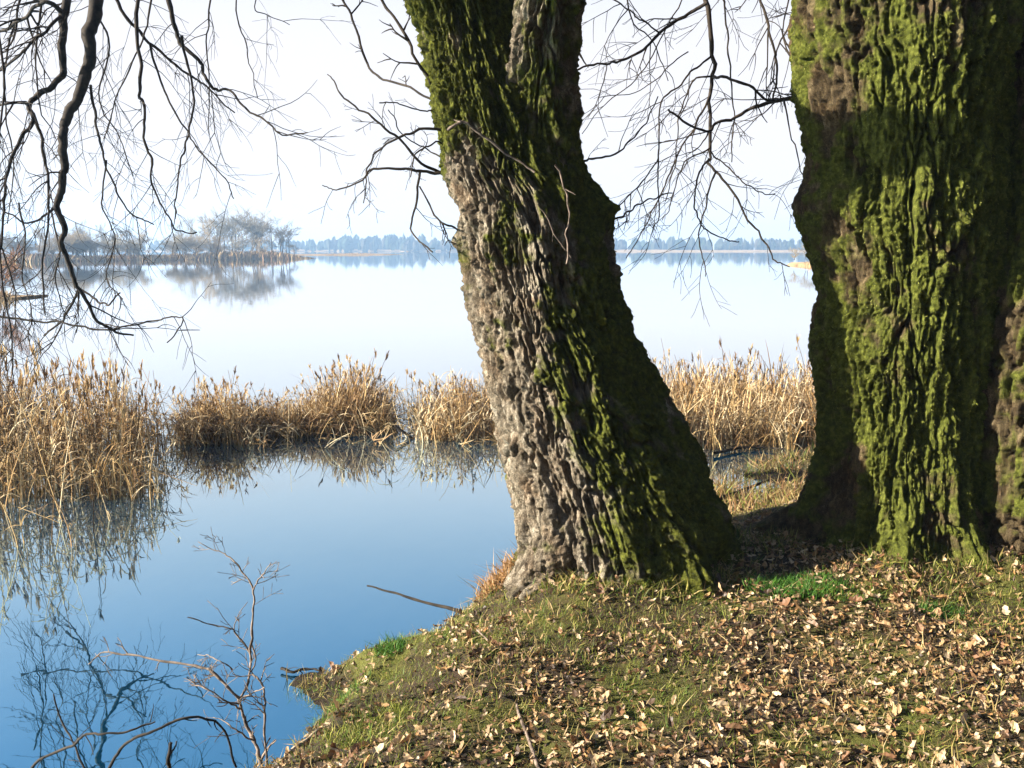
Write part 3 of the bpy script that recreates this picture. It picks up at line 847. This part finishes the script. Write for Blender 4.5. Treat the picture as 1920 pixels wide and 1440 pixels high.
X, Y, d, r = land_points(42000, -1.6, 4.6, 1.9, 8.6, 401, .06)
g = green_mask(X, Y)
ZG = gz(X, Y)
keep = (ZG > -.01) & (r.uniform(0, 1, len(X)) < np.clip(.75 - 2.6 * (g - .02), .12, 1) * np.where(Y > 5.6, .55, 1))
X, Y, ZG = X[keep], Y[keep], ZG[keep]
n = len(X)
size = np.clip(np.exp(r.normal(math.log(.030), .40, n)), .012, .066)
which = r.integers(0, 10, n)
depth_key = size / (Y + .5) * ((np.abs(X) < (Y + .3) * .565) & (Y > 2.55))
order = np.argsort(-depth_key)
single = set(order[:300].tolist())
S = Soup()
yaw = r.uniform(0, 6.28, n); tilt = np.abs(r.normal(0, .75, n)); td = r.uniform(0, 6.28, n)
ci = r.integers(0, 8, n); cb = r.uniform(.75, 1.2, n)
M = rot_mats(yaw, tilt, td, size)
loc = np.stack([X, Y, ZG + r.uniform(-.004, .026, n)], -1)
for k in range(10):
    s = np.array([i for i in np.where(which == k)[0] if i not in single])
    S.add(LEAVES[k][0], LEAVES[k][1], M[s], loc[s], LEAF_COLS[ci[s]] * cb[s][:, None])
# crumbs of broken leaf between the whole ones
Xc, Yc, dc, r = land_points(44000, -1.6, 4.6, 1.9, 6.0, 408, .06)
gcm = green_mask(Xc, Yc); kc = r.uniform(0, 1, len(Xc)) < np.clip(.7 - 2.2 * (gcm - .02), .1, 1)
Xc, Yc = Xc[kc], Yc[kc]; m = len(Xc)
CV = np.array([(-.5, -.22, 0), (.45, -.3, .1), (.5, .2, 0), (-.35, .32, .16)]); CT = np.array([(0, 1, 2), (0, 2, 3)])
S.add(CV, CT, rot_mats(r.uniform(0, 6.28, m), np.abs(r.normal(0, .7, m)), r.uniform(0, 6.28, m), r.uniform(.006, .024, m)), np.stack([Xc, Yc, gz(Xc, Yc) + r.uniform(0, .012, m)], -1), LEAF_COLS[r.integers(0, 8, m)] * r.uniform(.5, 1.1, m)[:, None])
for fx, fy, ra, rb, k_ in ((.56, 4.66, .42, .80, 420), (2.08, 4.74, .44, .95, 520), (2.75, 4.5, .32, .62, 260)):
    a_ = r.uniform(-3.3, .2, k_); q_ = ra + (rb - ra) * r.uniform(0, 1, k_) ** 1.6
    Xf, Yf = fx + q_ * np.cos(a_), fy + q_ * np.sin(a_)
    kk = fbm(np.stack([Xf, Yf, Xf * 0], -1) * 4, 3, 67) > -.05; Xf, Yf = Xf[kk], Yf[kk]; m = len(Xf)
    Mf = rot_mats(r.uniform(0, 6.28, m), np.abs(r.normal(0, .8, m)), r.uniform(0, 6.28, m), r.uniform(.02, .055, m))
    lf = np.stack([Xf, Yf, gz(Xf, Yf) + r.uniform(0, .035, m)], -1); cf = LEAF_COLS[r.integers(0, 8, m)]; wf = r.integers(0, 10, m)
    for k in range(10):
        q = np.where(wf == k)[0]; S.add(LEAVES[k][0], LEAVES[k][1], Mf[q], lf[q], cf[q])
tag(link('leaf_litter', S.mesh('leaf_litter', M_LEAF)), 'brown dead leaves strewn over the bank under the trees', 'leaves', None, 'stuff')
LEAF_MESH = {}
TONES = {0: 'tan', 1: 'pale tan', 2: 'dark brown', 3: 'whitish', 4: 'reddish brown', 5: 'dark brown', 6: 'orange brown', 7: 'pale tan'}
from mathutils import Matrix
for i in order[:300]:
    key = (which[i], ci[i])
    if key not in LEAF_MESH:
        tv, tf = LEAVES[which[i]]
        LEAF_MESH[key] = mesh_np('fallen_leaf', tv, tf, M_LEAF, {'Col': np.repeat(LEAF_COLS[ci[i]][None], len(tv), 0)}, False)
    o = link('fallen_leaf', LEAF_MESH[key])
    m4 = Matrix(M[i].tolist()).to_4x4(); m4.translation = Vector(loc[i].tolist())
    o.matrix_world = m4
    tone = TONES[int(ci[i])]
    tag(o, '%s fallen leaf lying curled on the grassy bank in the foreground' % tone, 'leaf', '%s fallen leaves in the foreground' % tone)

# grass: short mossy blades and longer dry ones
def blade(L=1.0, w=.06, bend=.45):
    s = np.linspace(0, 1, 3)
    P = np.stack([bend * s * s, s * 0, L * s * (1 - .25 * s)], -1)
    return ribbon(P, w * np.array((1, .75, .06)), np.array((0, 1.0, 0)))
BL = [blade(1, .034, .3), blade(1, .028, .7), blade(.9, .024, 1.1)]
G_GREEN = np.array([(.085, .105, .012), (.14, .152, .02), (.19, .185, .034), (.24, .21, .055), (.06, .085, .010), (.07, .12, .012)])
G_DRY = np.array([(.27, .195, .08), (.35, .26, .12), (.20, .13, .05), (.19, .15, .045)])
G_FRESH = np.array([(.035, .10, .010), (.05, .13, .013), (.07, .16, .02), (.03, .08, .008)])

def grass(S, X, Y, hgt, pal, r, tilt=.5, z=None):
    n = len(X); w = r.integers(0, 3, n)
    M = rot_mats(r.uniform(0, 6.28, n), np.abs(r.normal(0, tilt, n)), r.uniform(0, 6.28, n), hgt)
    loc = np.stack([X, Y, (gz(X, Y) if z is None else z) - .004], -1)
    c = pal[r.integers(0, len(pal), n)] * r.uniform(.7, 1.2, n)[:, None]
    for k in range(3):
        s = np.where(w == k)[0]; S.add(BL[k][0], BL[k][1], M[s], loc[s], c[s])

S = Soup()
X, Y, d, r = land_points(190000, -1.6, 4.6, 1.9, 8.6, 402, .05)
g = green_mask(X, Y)
keep = (gz(X, Y) > .0) & (r.uniform(0, 1, len(X)) < np.clip(.52 + 3.4 * (g + .07), .16, 1) * np.where(Y > 5.4, .22, 1))
X, Y = X[keep], Y[keep]
grass(S, X, Y, r.uniform(.014, .055, len(X)), G_GREEN, r, .6)
X, Y, d, r = land_points(150000, -1.3, 3.6, 2.3, 5.0, 409, .05)
keep = r.uniform(0, 1, len(X)) < np.clip(5 * (green_mask(X, Y) - .0), 0, 1) * .75
X, Y = X[keep], Y[keep]
grass(S, X, Y, r.uniform(.010, .030, len(X)), G_GREEN * 1.15, r, .6)
X, Y, d, r = land_points(60000, -1.6, 4.6, 1.9, 8.6, 403, .0)
keep = (gz(X, Y) > .0) & (r.uniform(0, 1, len(X)) < np.clip(.4 + g.mean() + .8 * fbm(np.stack([X, Y, X * 0], -1) * 2.1, 3, 5), 0, 1))
X, Y = X[keep], Y[keep]
grass(S, X, Y, r.uniform(.03, .085, len(X)), G_DRY, r, .75)
tag(link('grass', S.mesh('grass', M_GRASS)), 'short olive and straw coloured grass growing through the leaf litter', 'grass', None, 'stuff')

# dry grass fringe along the waterline and round the trunk feet
S = Soup(); r = np.random.default_rng(404)
X, Y, d, r = land_points(40000, -1.5, 3.6, 2.2, 8.8, 405, -.03)
keep = (d < .16) & (r.uniform(0, 1, len(X)) < .30 * (.3 + sstep(4.2, 5.0, Y)))
X, Y = X[keep], Y[keep]
grass(S, X, Y, r.uniform(.05, .15, len(X)), np.concatenate([G_DRY, G_DRY * .7, G_GREEN]), r, .45)
X, Y, d, r = land_points(30000, .9, 4.2, 5.6, 9.0, 406, -.12)
keep = r.uniform(0, 1, len(X)) < np.clip(.45 + 1.3 * fbm(np.stack([X, Y, X * 0], -1) * 2.4, 3, 41), .02, 1)
X, Y = X[keep][:6500], Y[keep][:6500]
grass(S, X, Y, r.uniform(.06, .20, len(X)), np.concatenate([G_DRY, G_DRY * .6, np.array([(.22, .11, .045), (.16, .08, .03), (.25, .14, .06)]), G_GREEN[:2]]), r, .9)
for fx, fy, ra, rb, k_ in ((.56, 4.66, .44, .74, 2600), (2.08, 4.74, .46, .86, 3000), (2.75, 4.5, .34, .6, 1500)):
    r = np.random.default_rng(int(fx * 100)); a_ = r.uniform(-3.3, .2, k_); q_ = r.uniform(ra, rb, k_)
    X, Y = fx + q_ * np.cos(a_), fy + q_ * np.sin(a_)
    kk = (fbm(np.stack([X, Y, X * 0], -1) * 5, 3, 61) > -.12); X, Y = X[kk], Y[kk]
    grass(S, X, Y, r.uniform(.03, .11, len(X)), np.concatenate([G_DRY, G_GREEN, G_GREEN * .7]), r, .55)
tag(link('bank_grass', S.mesh('bank_grass', M_GRASS)), 'longer dry grass fringing the water along the bank', 'grass', None, 'stuff')

def tuft(px, py, rad, n, h, pal, label, z=.2, seed=1, name='grass_tuft', tilt=.45, squash=1.0):
    c = w_on(px, py, z); r = np.random.default_rng(seed); S = Soup()
    a = r.uniform(0, 6.28, n); q = rad * np.sqrt(r.uniform(0, 1, n))
    X = q * np.cos(a); Y = q * np.sin(a) * squash
    Zr = gz(X + c[0], Y + c[1]); z0 = float(gz(c[0], c[1]))
    grass(S, X, Y, r.uniform(.5, 1.1, n) * h, pal, r, tilt, Zr - z0)
    o = link(name, S.mesh(name, M_GRASS), loc=(c[0], c[1], z0))
    return tag(o, label, 'grass tuft')
tuft(735, 1262, .07, 260, .075, G_FRESH, 'bright green grass tuft on the bank edge, lower left of the leaning trunk', .12, 11)
tuft(1490, 1128, .24, 1700, .07, G_FRESH, 'bright green grass patch on the ground between the two trunk feet', .3, 12, squash=.6)
tuft(1765, 1160, .11, 420, .06, G_FRESH * .8, 'green grass tuft among leaves in front of the thick upright trunk', .33, 13, squash=.6)
tuft(1515, 945, .12, 380, .08, G_FRESH, 'green grass patch behind the left root of the upright tree', .08, 14)
tuft(875, 800, .16, 260, .22, np.concatenate([G_FRESH, G_DRY]), 'green sedge tuft in the water left of the leaning trunk', .0, 15, tilt=.3)
tuft(1325, 835, .30, 700, .26, np.concatenate([G_FRESH, G_GREEN, G_DRY]), 'yellow green sedge tuft at the water right of the leaning trunk', .02, 16, tilt=.35)
tuft(950, 1120, .16, 650, .13, np.array([(.26, .14, .05), (.22, .11, .04), (.30, .18, .08)]), 'rust coloured dry grass tuft at the left foot of the leaning trunk', .15, 17, tilt=.6)
tuft(575, 1285, .10, 220, .06, np.concatenate([G_GREEN, G_DRY]), 'mossy tuft on the muddy spit beside the bare shrub', .05, 19)
tuft(640, 1300, .13, 420, .065, np.concatenate([G_FRESH, G_GREEN]), 'green grass hummock on the bank just behind the muddy spit', .15, 20)
tuft(1590, 1120, .16, 520, .06, np.concatenate([G_FRESH, G_GREEN]), 'yellow green grass at the front root of the thick upright trunk', .36, 21, squash=.5)
tuft(690, 1395, .16, 700, .06, G_GREEN * 1.1, 'olive moss and grass hummock at the bottom, left of the pale stick', .2, 18)

# ------------------------------------------------------------------ sticks, shrub, brambles
def stick(pts, label, w0, w1, Yf, mat=M_PALE, name='stick', cat='stick', ntw=0, L=.1):
    """lies on the bank: each point at its own ground distance"""
    P = catmull(np.array([Yf(x, y) for x, y in pts]), 6)
    base = P[0].copy(); dist = np.linalg.norm(base - (0, 0, HC))
    tb = Tubes(); tb.tube(jitter(P - base, .004), w0 * dist / F * .5, w1 * dist / F * .5, 7, .12)
    if ntw: side_twigs(tb, P - base, ntw, L, w1 * dist / F * .4, .2, 0)
    return tag(link(name, tb.mesh(name, mat), loc=base), label, cat)

on = lambda z: (lambda x, y: w_on(x, y, z))
stick([(895, 1180), (936, 1232), (951, 1279), (968, 1320), (986, 1372), (1010, 1440), (1022, 1480)], 'long pale stick lying on the leaves at bottom centre', 3, 6, on(.36), M_SHRUB)
stick([(540, 1412), (575, 1388), (618, 1352), (645, 1330), (670, 1313)], 'grey stick lying on the bank edge beside the bare shrub', 8, 5, on(.17))
stick([(612, 1354), (625, 1373), (640, 1395)], 'short pale stick leaning against the grey stick on the bank', 5, 4, on(.18))
stick([(868, 1150), (852, 1142), (800, 1130), (740, 1112), (688, 1098)], 'thin dark stick poking from the bank out over the water', 8, 3, lambda x, y: w_at(x, y, 4.25 + (868 - x) * .0012), M_TWIG)
stick([(1352, 1015), (1375, 1040), (1400, 1048), (1425, 1062)], 'thin pale twig between the feet of the two big trees', 4, 3, lambda x, y: w_at(x, y, 4.75), M_PALE)
stick([(1372, 1110), (1370, 1070), (1366, 1030)], 'short brown wooden peg stuck upright beside the leaning trunk', 14, 11, lambda x, y: w_at(x, y, 4.5), M_SHRUB, 'wooden_peg', 'peg')
stick([(1330, 940), (1390, 920), (1440, 900)], 'dark fallen stick lying in the wet ground right of the leaning trunk', 8, 5, on(.06), M_TWIG)
stick([(1340, 850), (1400, 838), (1470, 842)], 'dark broken stem lying in the water before the right reeds', 6, 4, on(.03), M_TWIG)
stick([(742, 800), (790, 835), (802, 846)], 'dark bent stem slanting into the water before the tussocks', 6, 3, lambda x, y: w_at(x, y, 9.2), M_TWIG)
stick([(528, 1254), (548, 1259), (575, 1254), (600, 1257)], 'dark waterlogged stick lying at the tip of the muddy bank', 6, 3, on(.015), M_TWIG, 'driftwood', 'driftwood', 4, .08)

YS = 3.05
shrub = tag(link('bare_shrub', None, loc=w_at(490, 1440, YS)), 'leafless young shrub growing at the water edge, bottom left', 'shrub')
o0 = w_at(490, 1440, YS)
def shrub_part(pts, w0, w1, n, name='branch', wob=.05):
    P = jitter(px_path(pts, YS, wob), .006) - o0
    tb = Tubes(); k = YS * 1.08 / F * .5
    tb.tube(P, w0 * k * .62, w1 * k * .48, 7, .25)
    side_twigs(tb, P, n + 3, .10, w1 * k * .5, -.1, 1, .25)
    link(name, tb.mesh(name, M_SHRUB), shrub)
shrub_part([(500, 1500), (492, 1445), (480, 1400), (466, 1370), (455, 1335), (448, 1312)], 14, 11, 2, 'stem')
shrub_part([(448, 1312), (440, 1300), (400, 1260), (375, 1250), (300, 1240), (240, 1228), (190, 1225), (165, 1246)], 10, 5, 6)
shrub_part([(448, 1312), (463, 1288), (470, 1255), (468, 1225), (444, 1192), (435, 1180), (395, 1170), (353, 1158)], 9, 4, 5)
shrub_part([(468, 1225), (472, 1190), (474, 1150), (474, 1105), (456, 1075), (432, 1045), (398, 1030), (370, 1015)], 8, 3, 7)
shrub_part([(474, 1107), (488, 1082), (508, 1055)], 5, 3, 2)
shrub_part([(505, 1500), (497, 1400), (496, 1340), (495, 1300), (486, 1275), (474, 1262), (478, 1232), (470, 1200)], 8, 5, 4, 'stem')
shrub_part([(448, 1312), (472, 1300), (496, 1288)], 5, 4, 1)
shrub_part([(452, 1330), (435, 1322), (415, 1310), (385, 1290), (358, 1284)], 6, 4, 4)
shrub_part([(475, 1390), (445, 1370), (425, 1356), (400, 1345)], 6, 3, 2)
shrub_part([(435, 1256), (420, 1242), (395, 1230), (372, 1226)], 4, 3, 1)

def bramble(pts, label, w0, w1, Y, n=4):
    P = px_path(pts, Y, .08); b = P[0].copy()
    tb = Tubes(); k = Y * 1.08 / F * .5
    tb.tube(jitter(P - b, .006), w0 * k, w1 * k, 6, .12); side_twigs(tb, P - b, n, .09, w1 * k * .8, .3, 0)
    tag(link('bramble_stem', tb.mesh('bramble_stem', M_TWIG), loc=b), label, 'bramble')
bramble([(190, 1470), (215, 1420), (245, 1388), (290, 1370), (330, 1352), (380, 1345), (420, 1370), (440, 1440)], 'dark arching bramble stem over the water left of the shrub', 6, 4, 2.95)
bramble([(40, 1480), (75, 1425), (135, 1400), (150, 1382), (185, 1375), (240, 1372), (290, 1350)], 'dark low bramble stem in the bottom left corner', 6, 3, 2.9)
bramble([(165, 1470), (145, 1410), (115, 1350), (98, 1300)], 'thin upright bramble stem in the bottom left corner', 5, 2.5, 2.9)
bramble([(313, 1480), (316, 1430), (322, 1392)], 'short broken stem at the bottom edge left of the shrub', 9, 6, 2.75, 1)

# ------------------------------------------------------------------ far shore
def land_strip(name, pts, w, h, mat):
    """a low bank along a line of (x, y) points"""
    P = catmull(np.array([(x, y, 0) for x, y in pts]), 8); n = len(P)
    rows = []
    tp = np.minimum(1, np.minimum(np.arange(n), np.arange(n)[::-1]) / (n * .16)) ** .6
    for s, hh in ((-1, -.2), (-.85, .25), (-.4, .8), (0, 1.0), (.6, .9), (1, -.2)):
        wob = tp * (1 + .25 * fbm(P * .06 + s, 2, 3))
        hz = tp * hh * h * (1 + .35 * fbm(P * .12 + 3 * s, 2, 6)) if hh > 0 else np.full(n, hh)
        rows.append(np.stack([P[:, 0], P[:, 1] + s * w * wob, hz], -1))
    V = np.stack(rows, 1)
    o = link(name, mesh_np(name, V.reshape(-1, 3), grid_faces(n, 6), mat)); o['kind'] = 'structure'
    return o

def gx_at(px, Y): return (px - 960) / F * (Y * CP + HC * SP)
land_strip('reed_point', [(gx_at(-400, 120), 120), (gx_at(0, 135), 135), (gx_at(300, 160), 160), (gx_at(480, 175), 175), (gx_at(590, 190), 190)], 9, .35, M_FARLAND)
land_strip('sand_spit', [(gx_at(430, 260), 260), (gx_at(600, 280), 280), (gx_at(760, 300), 300)], 7, .3, M_FARLAND)
land_strip('far_shore', [(gx_at(-600, 640), 640), (gx_at(500, 640), 640), (gx_at(1200, 620), 620), (gx_at(2300, 600), 600)], 14, 1.2, M_FARLAND)
land_strip('reed_shore', [(gx_at(1478, 110), 110), (gx_at(1560, 104), 104), (gx_at(1900, 95), 95), (gx_at(2300, 90), 90)], 6, .3, M_FARLAND)

# far wood: many uneven crowns that read as one mass
def crown_template(seed):
    r = np.random.default_rng(seed); V = []; T = []
    nr, nc = 5, 8
    for i in range(nr):
        ph = math.pi * (i + .2) / (nr - .6)
        for j in range(nc):
            a = 2 * math.pi * j / nc; q = r.uniform(.55, 1.35)
            V.append((math.sin(ph) * math.cos(a) * q * .5, math.sin(ph) * math.sin(a) * q * .5, .5 - .5 * math.cos(ph) * q))
    Q = grid_faces(nr, nc, True)
    return np.array(V), np.concatenate([Q[:, [0, 1, 2]], Q[:, [0, 2, 3]]])
CR = [crown_template(500 + i) for i in range(6)]
S = Soup(); r = np.random.default_rng(501); n = 1600
X = r.uniform(-560, 560, n); Y = r.uniform(615, 690, n)
hh = (6 + 5 * fbm(np.stack([X * .012, X * 0, X * 0], -1), 4, 8) + r.uniform(-3, 3.5, n)) * np.where(X > 140, .85, 1)
for k in range(6):
    s = np.arange(k, n, 6)
    S.add(CR[k][0], CR[k][1], rot_mats(r.uniform(0, 6.28, len(s)), s * 0.0, s * 0.0, np.stack([hh[s] * r.uniform(.28, .7, len(s))] * 2 + [hh[s]], -1)), np.stack([X[s], Y[s], s * 0.0], -1),
          np.array([(.030, .032, .022), (.022, .03, .018), (.04, .034, .024)])[r.integers(0, 3, len(s))])
tag(link('far_wood', S.mesh('far_wood', M_FAR)), 'long low wood in blue haze along the far shore', 'wood', None, 'stuff')

def bare_tree(seed, h):
    r = np.random.default_rng(seed); S = Soup(); tri = []
    def grow(p, d, L, rad, depth):
        k = 4; P = [p]
        for i in range(k):
            d = d + r.normal(0, .10, 3) + np.array((0, 0, .06)); d /= np.linalg.norm(d); P.append(P[-1] + d * L / k)
        tri.append((np.array(P), rad))
        if depth == 0: return
        for _ in range(r.integers(3, 6) if depth > 1 else r.integers(3, 6)):
            i = r.integers(1, k + 1); side = np.cross(d, r.normal(0, 1, 3)); side /= np.linalg.norm(side)
            grow(P[i], d * .9 + side * r.uniform(.35, .8), L * r.uniform(.5, .75), rad * .55, depth - 1)
    for _ in range(r.integers(2, 5)):
        grow(np.array((r.normal(0, .03) * h, r.normal(0, .03) * h, 0)), np.array((r.normal(0, .22), r.normal(0, .22), 1.0)), h * .42, h * .010, 4)
    return tri

def far_tree_meshes(seed, h, crown_col, trunk_col):
    tri = bare_tree(seed, h); rmin = h * .0028
    big = Tubes(); sm = Tubes()
    zmax = max(P[:, 2].max() for P, _ in tri)
    for P, rad in tri:
        tgt = big if rad > h * .006 else sm
        P = P * (1, 1, h / zmax)
        tgt.tube(P[::2] if rad <= h * .004 else P, max(rad, rmin), max(rad * .6, rmin * .6), 3)
    out = []
    for tb, nm, c in ((big, 'trunk', trunk_col), (sm, 'crown', crown_col)):
        V = np.concatenate(tb.V); out.append(mesh_np(nm, V, np.concatenate(tb.Q), M_FAR, {'Col': np.repeat(np.array(c)[None], len(V), 0)}))
    return out

FT = [far_tree_meshes(600 + i, 1.0, c, (.05, .04, .03)) for i, c in enumerate([(.19, .165, .125), (.16, .14, .11), (.24, .185, .115), (.18, .155, .11)])]
def far_tree(px, Y, h, k, label, group, name='bare_tree', cat='tree', wide=1.0, z=.6):
    o = link(name, None, loc=(gx_at(px, Y), Y, z)); tag(o, label, cat, group)
    for me in FT[k]:
        c = link(me.name.split('.')[0], me, o)
    o.scale = (h * wide, h * wide, h); o.rotation_euler = (0, 0, rng.uniform(0, 6.28))
for i, (px, h) in enumerate([(345, 7), (365, 8), (400, 9.5), (418, 10), (436, 10.5), (452, 10), (468, 10.5), (484, 9.5), (498, 9.5), (512, 8.5), (526, 8), (540, 7)]):
    ORD = ['leftmost', 'second', 'third', 'fourth', 'fifth', 'sixth', 'seventh', 'eighth', 'ninth', 'tenth', 'eleventh', 'rightmost']
    far_tree(px, 182 + rng.uniform(-4, 8), h * .95 + .3, i % 2 if px > 390 else 3, '%s bare tree%s in the clump on the far reed point' % (ORD[i], '' if i in (0, 11) else ' from the left'), 'bare trees on the far reed point', wide=1.35)
far_tree(397, 168, 7.5, 2, 'brownish bare tree standing nearest the water before the clump on the far point', None, wide=.8)
for i in range(60):
    px = rng.uniform(-20, 560) if i % 3 else rng.uniform(20, 400); Y = 128 + px / 560 * 52 + rng.uniform(0, 8)
    far_tree(px, Y, rng.uniform(2.2, 4.4), int(rng.integers(0, 4)), 'low bare bush in the thicket along the far reed point', 'bushes on the far reed point', 'bare_bush', 'bush', 2.1)
for i in range(9):
    px = rng.uniform(80, 330); Y = rng.uniform(165, 178)
    far_tree(px, Y, rng.uniform(5, 7), int(rng.integers(0, 4)), 'thin bare tree among the bushes behind the far reed point', 'thin trees behind the bushes', wide=.9)
for i in range(7):
    px = 1490 + i * 22; far_tree(px, 106, rng.uniform(1.5, 2.8), int(rng.integers(0, 4)), 'low bush on the right hand reed shore beside the upright trunk', 'bushes on the right shore', 'bare_bush', 'bush', 1.8)
# reeds fringing the far banks
S = Soup(); r = np.random.default_rng(610)
def fringe(px0, px1, ya, yb, n, h, c, w=1.6):
    px = r.uniform(px0, px1, n) + r.normal(0, 14, n); tt = (px - px0) / (px1 - px0); Y = ya + (yb - ya) * tt + r.normal(0, 2.5, n)
    X = (px - 960) / F * (Y * CP + HC * SP)
    S.add(BL[0][0] * (1, w * 1.5, 1), BL[0][1], rot_mats(r.uniform(0, 6.28, n), np.abs(r.normal(0, .15, n)), r.uniform(0, 6.28, n), r.uniform(.5, 1.15, n) * h * np.clip((px - px0 + 15) / 70, .12, 1) * np.clip((px1 + 15 - px) / 70, .12, 1) * (.75 + .45 * fbm(np.stack([X * .1, Y * .1, X * 0], -1), 2, 4))), np.stack([X, Y, np.zeros(n)], -1), np.array(c)[r.integers(0, len(c), n)])
RC = [(.28, .19, .09), (.22, .14, .065), (.33, .24, .13), (.17, .10, .055)]
fringe(-100, 590, 124, 184, 9000, 2.1, RC)
fringe(440, 740, 262, 298, 2500, .9, RC)
fringe(1488, 1720, 108, 98, 4500, 1.5, RC, .6)
fringe(-190, 40, 33.5, 36, 2600, .6, RC, .5)
tag(link('far_reeds', S.mesh('far_reeds', M_FAR)), 'pale reeds fringing the distant banks of the lake', 'reeds', None, 'stuff')
# a thin mast over the bushes
tb = Tubes(); tb.tube(np.array([(0, 0, 0), (0, 0, 8.2)]), .09, .06, 5)
tag(link('mast', tb.mesh('mast', M_TWIG), loc=(gx_at(240, 170), 170, .6)), 'thin mast rising over the bushes on the far point', 'mast')
# rust brown bush on the left shore
t = NT('rust_twigs'); t.principled(t.ramp(t.noise(3, 3), [(.4, (.12, .06, .035)), (.65, (.27, .14, .07))]), .9, .1); M_RUST = t.m
bo = tag(link('rust_bush', None, loc=(gx_at(5, 34), 34, 0)), 'rust brown twiggy bush standing on the left shore at the picture edge', 'bush')
tris = [bare_tree(701, 2.6), bare_tree(702, 2.3)]
tb = Tubes()
for k in range(2):
    st = Tubes()
    for P, rad in tris[k]:
        Q = P * (1.1, 1.1, .95) + np.array((k * 1.2 - 1.2, 0, 0))
        (st if rad > .015 else tb).tube(Q, max(rad, .01), max(rad * .6, .007), 3)
    link('stem', st.mesh('stem', M_RUST), bo)
tw = link('twigs', tb.mesh('twigs', M_RUST), bo); tw['kind'] = 'stuff'
land_strip('left_shore', [(gx_at(-600, 34), 34), (gx_at(-200, 35), 35), (gx_at(30, 36), 36), (gx_at(60, 37), 37)], 2, .08, M_FARLAND)

# ------------------------------------------------------------------ haze
hz = NT('haze_air')
pv = hz.n('ShaderNodeVolumePrincipled')
pv.inputs['Color'].default_value = (.42, .66, 1.0, 1)
pv.inputs['Density'].default_value = .0008
pv.inputs['Anisotropy'].default_value = .2
hz.l(pv.outputs[0], hz.out.inputs['Volume'])
hb = np.array([(x, y, z) for x in (-900, 900) for y in (-60, 900) for z in (-2.2, 24)], float)
hf = np.array([(0, 1, 3, 2), (4, 6, 7, 5), (0, 4, 5, 1), (2, 3, 7, 6), (0, 2, 6, 4), (1, 5, 7, 3)])
HAZE = tag(link('haze', mesh_np('haze', hb, hf, hz.m, None, False)), 'thin pale haze over the lake and its far shores', 'haze', None, 'stuff')
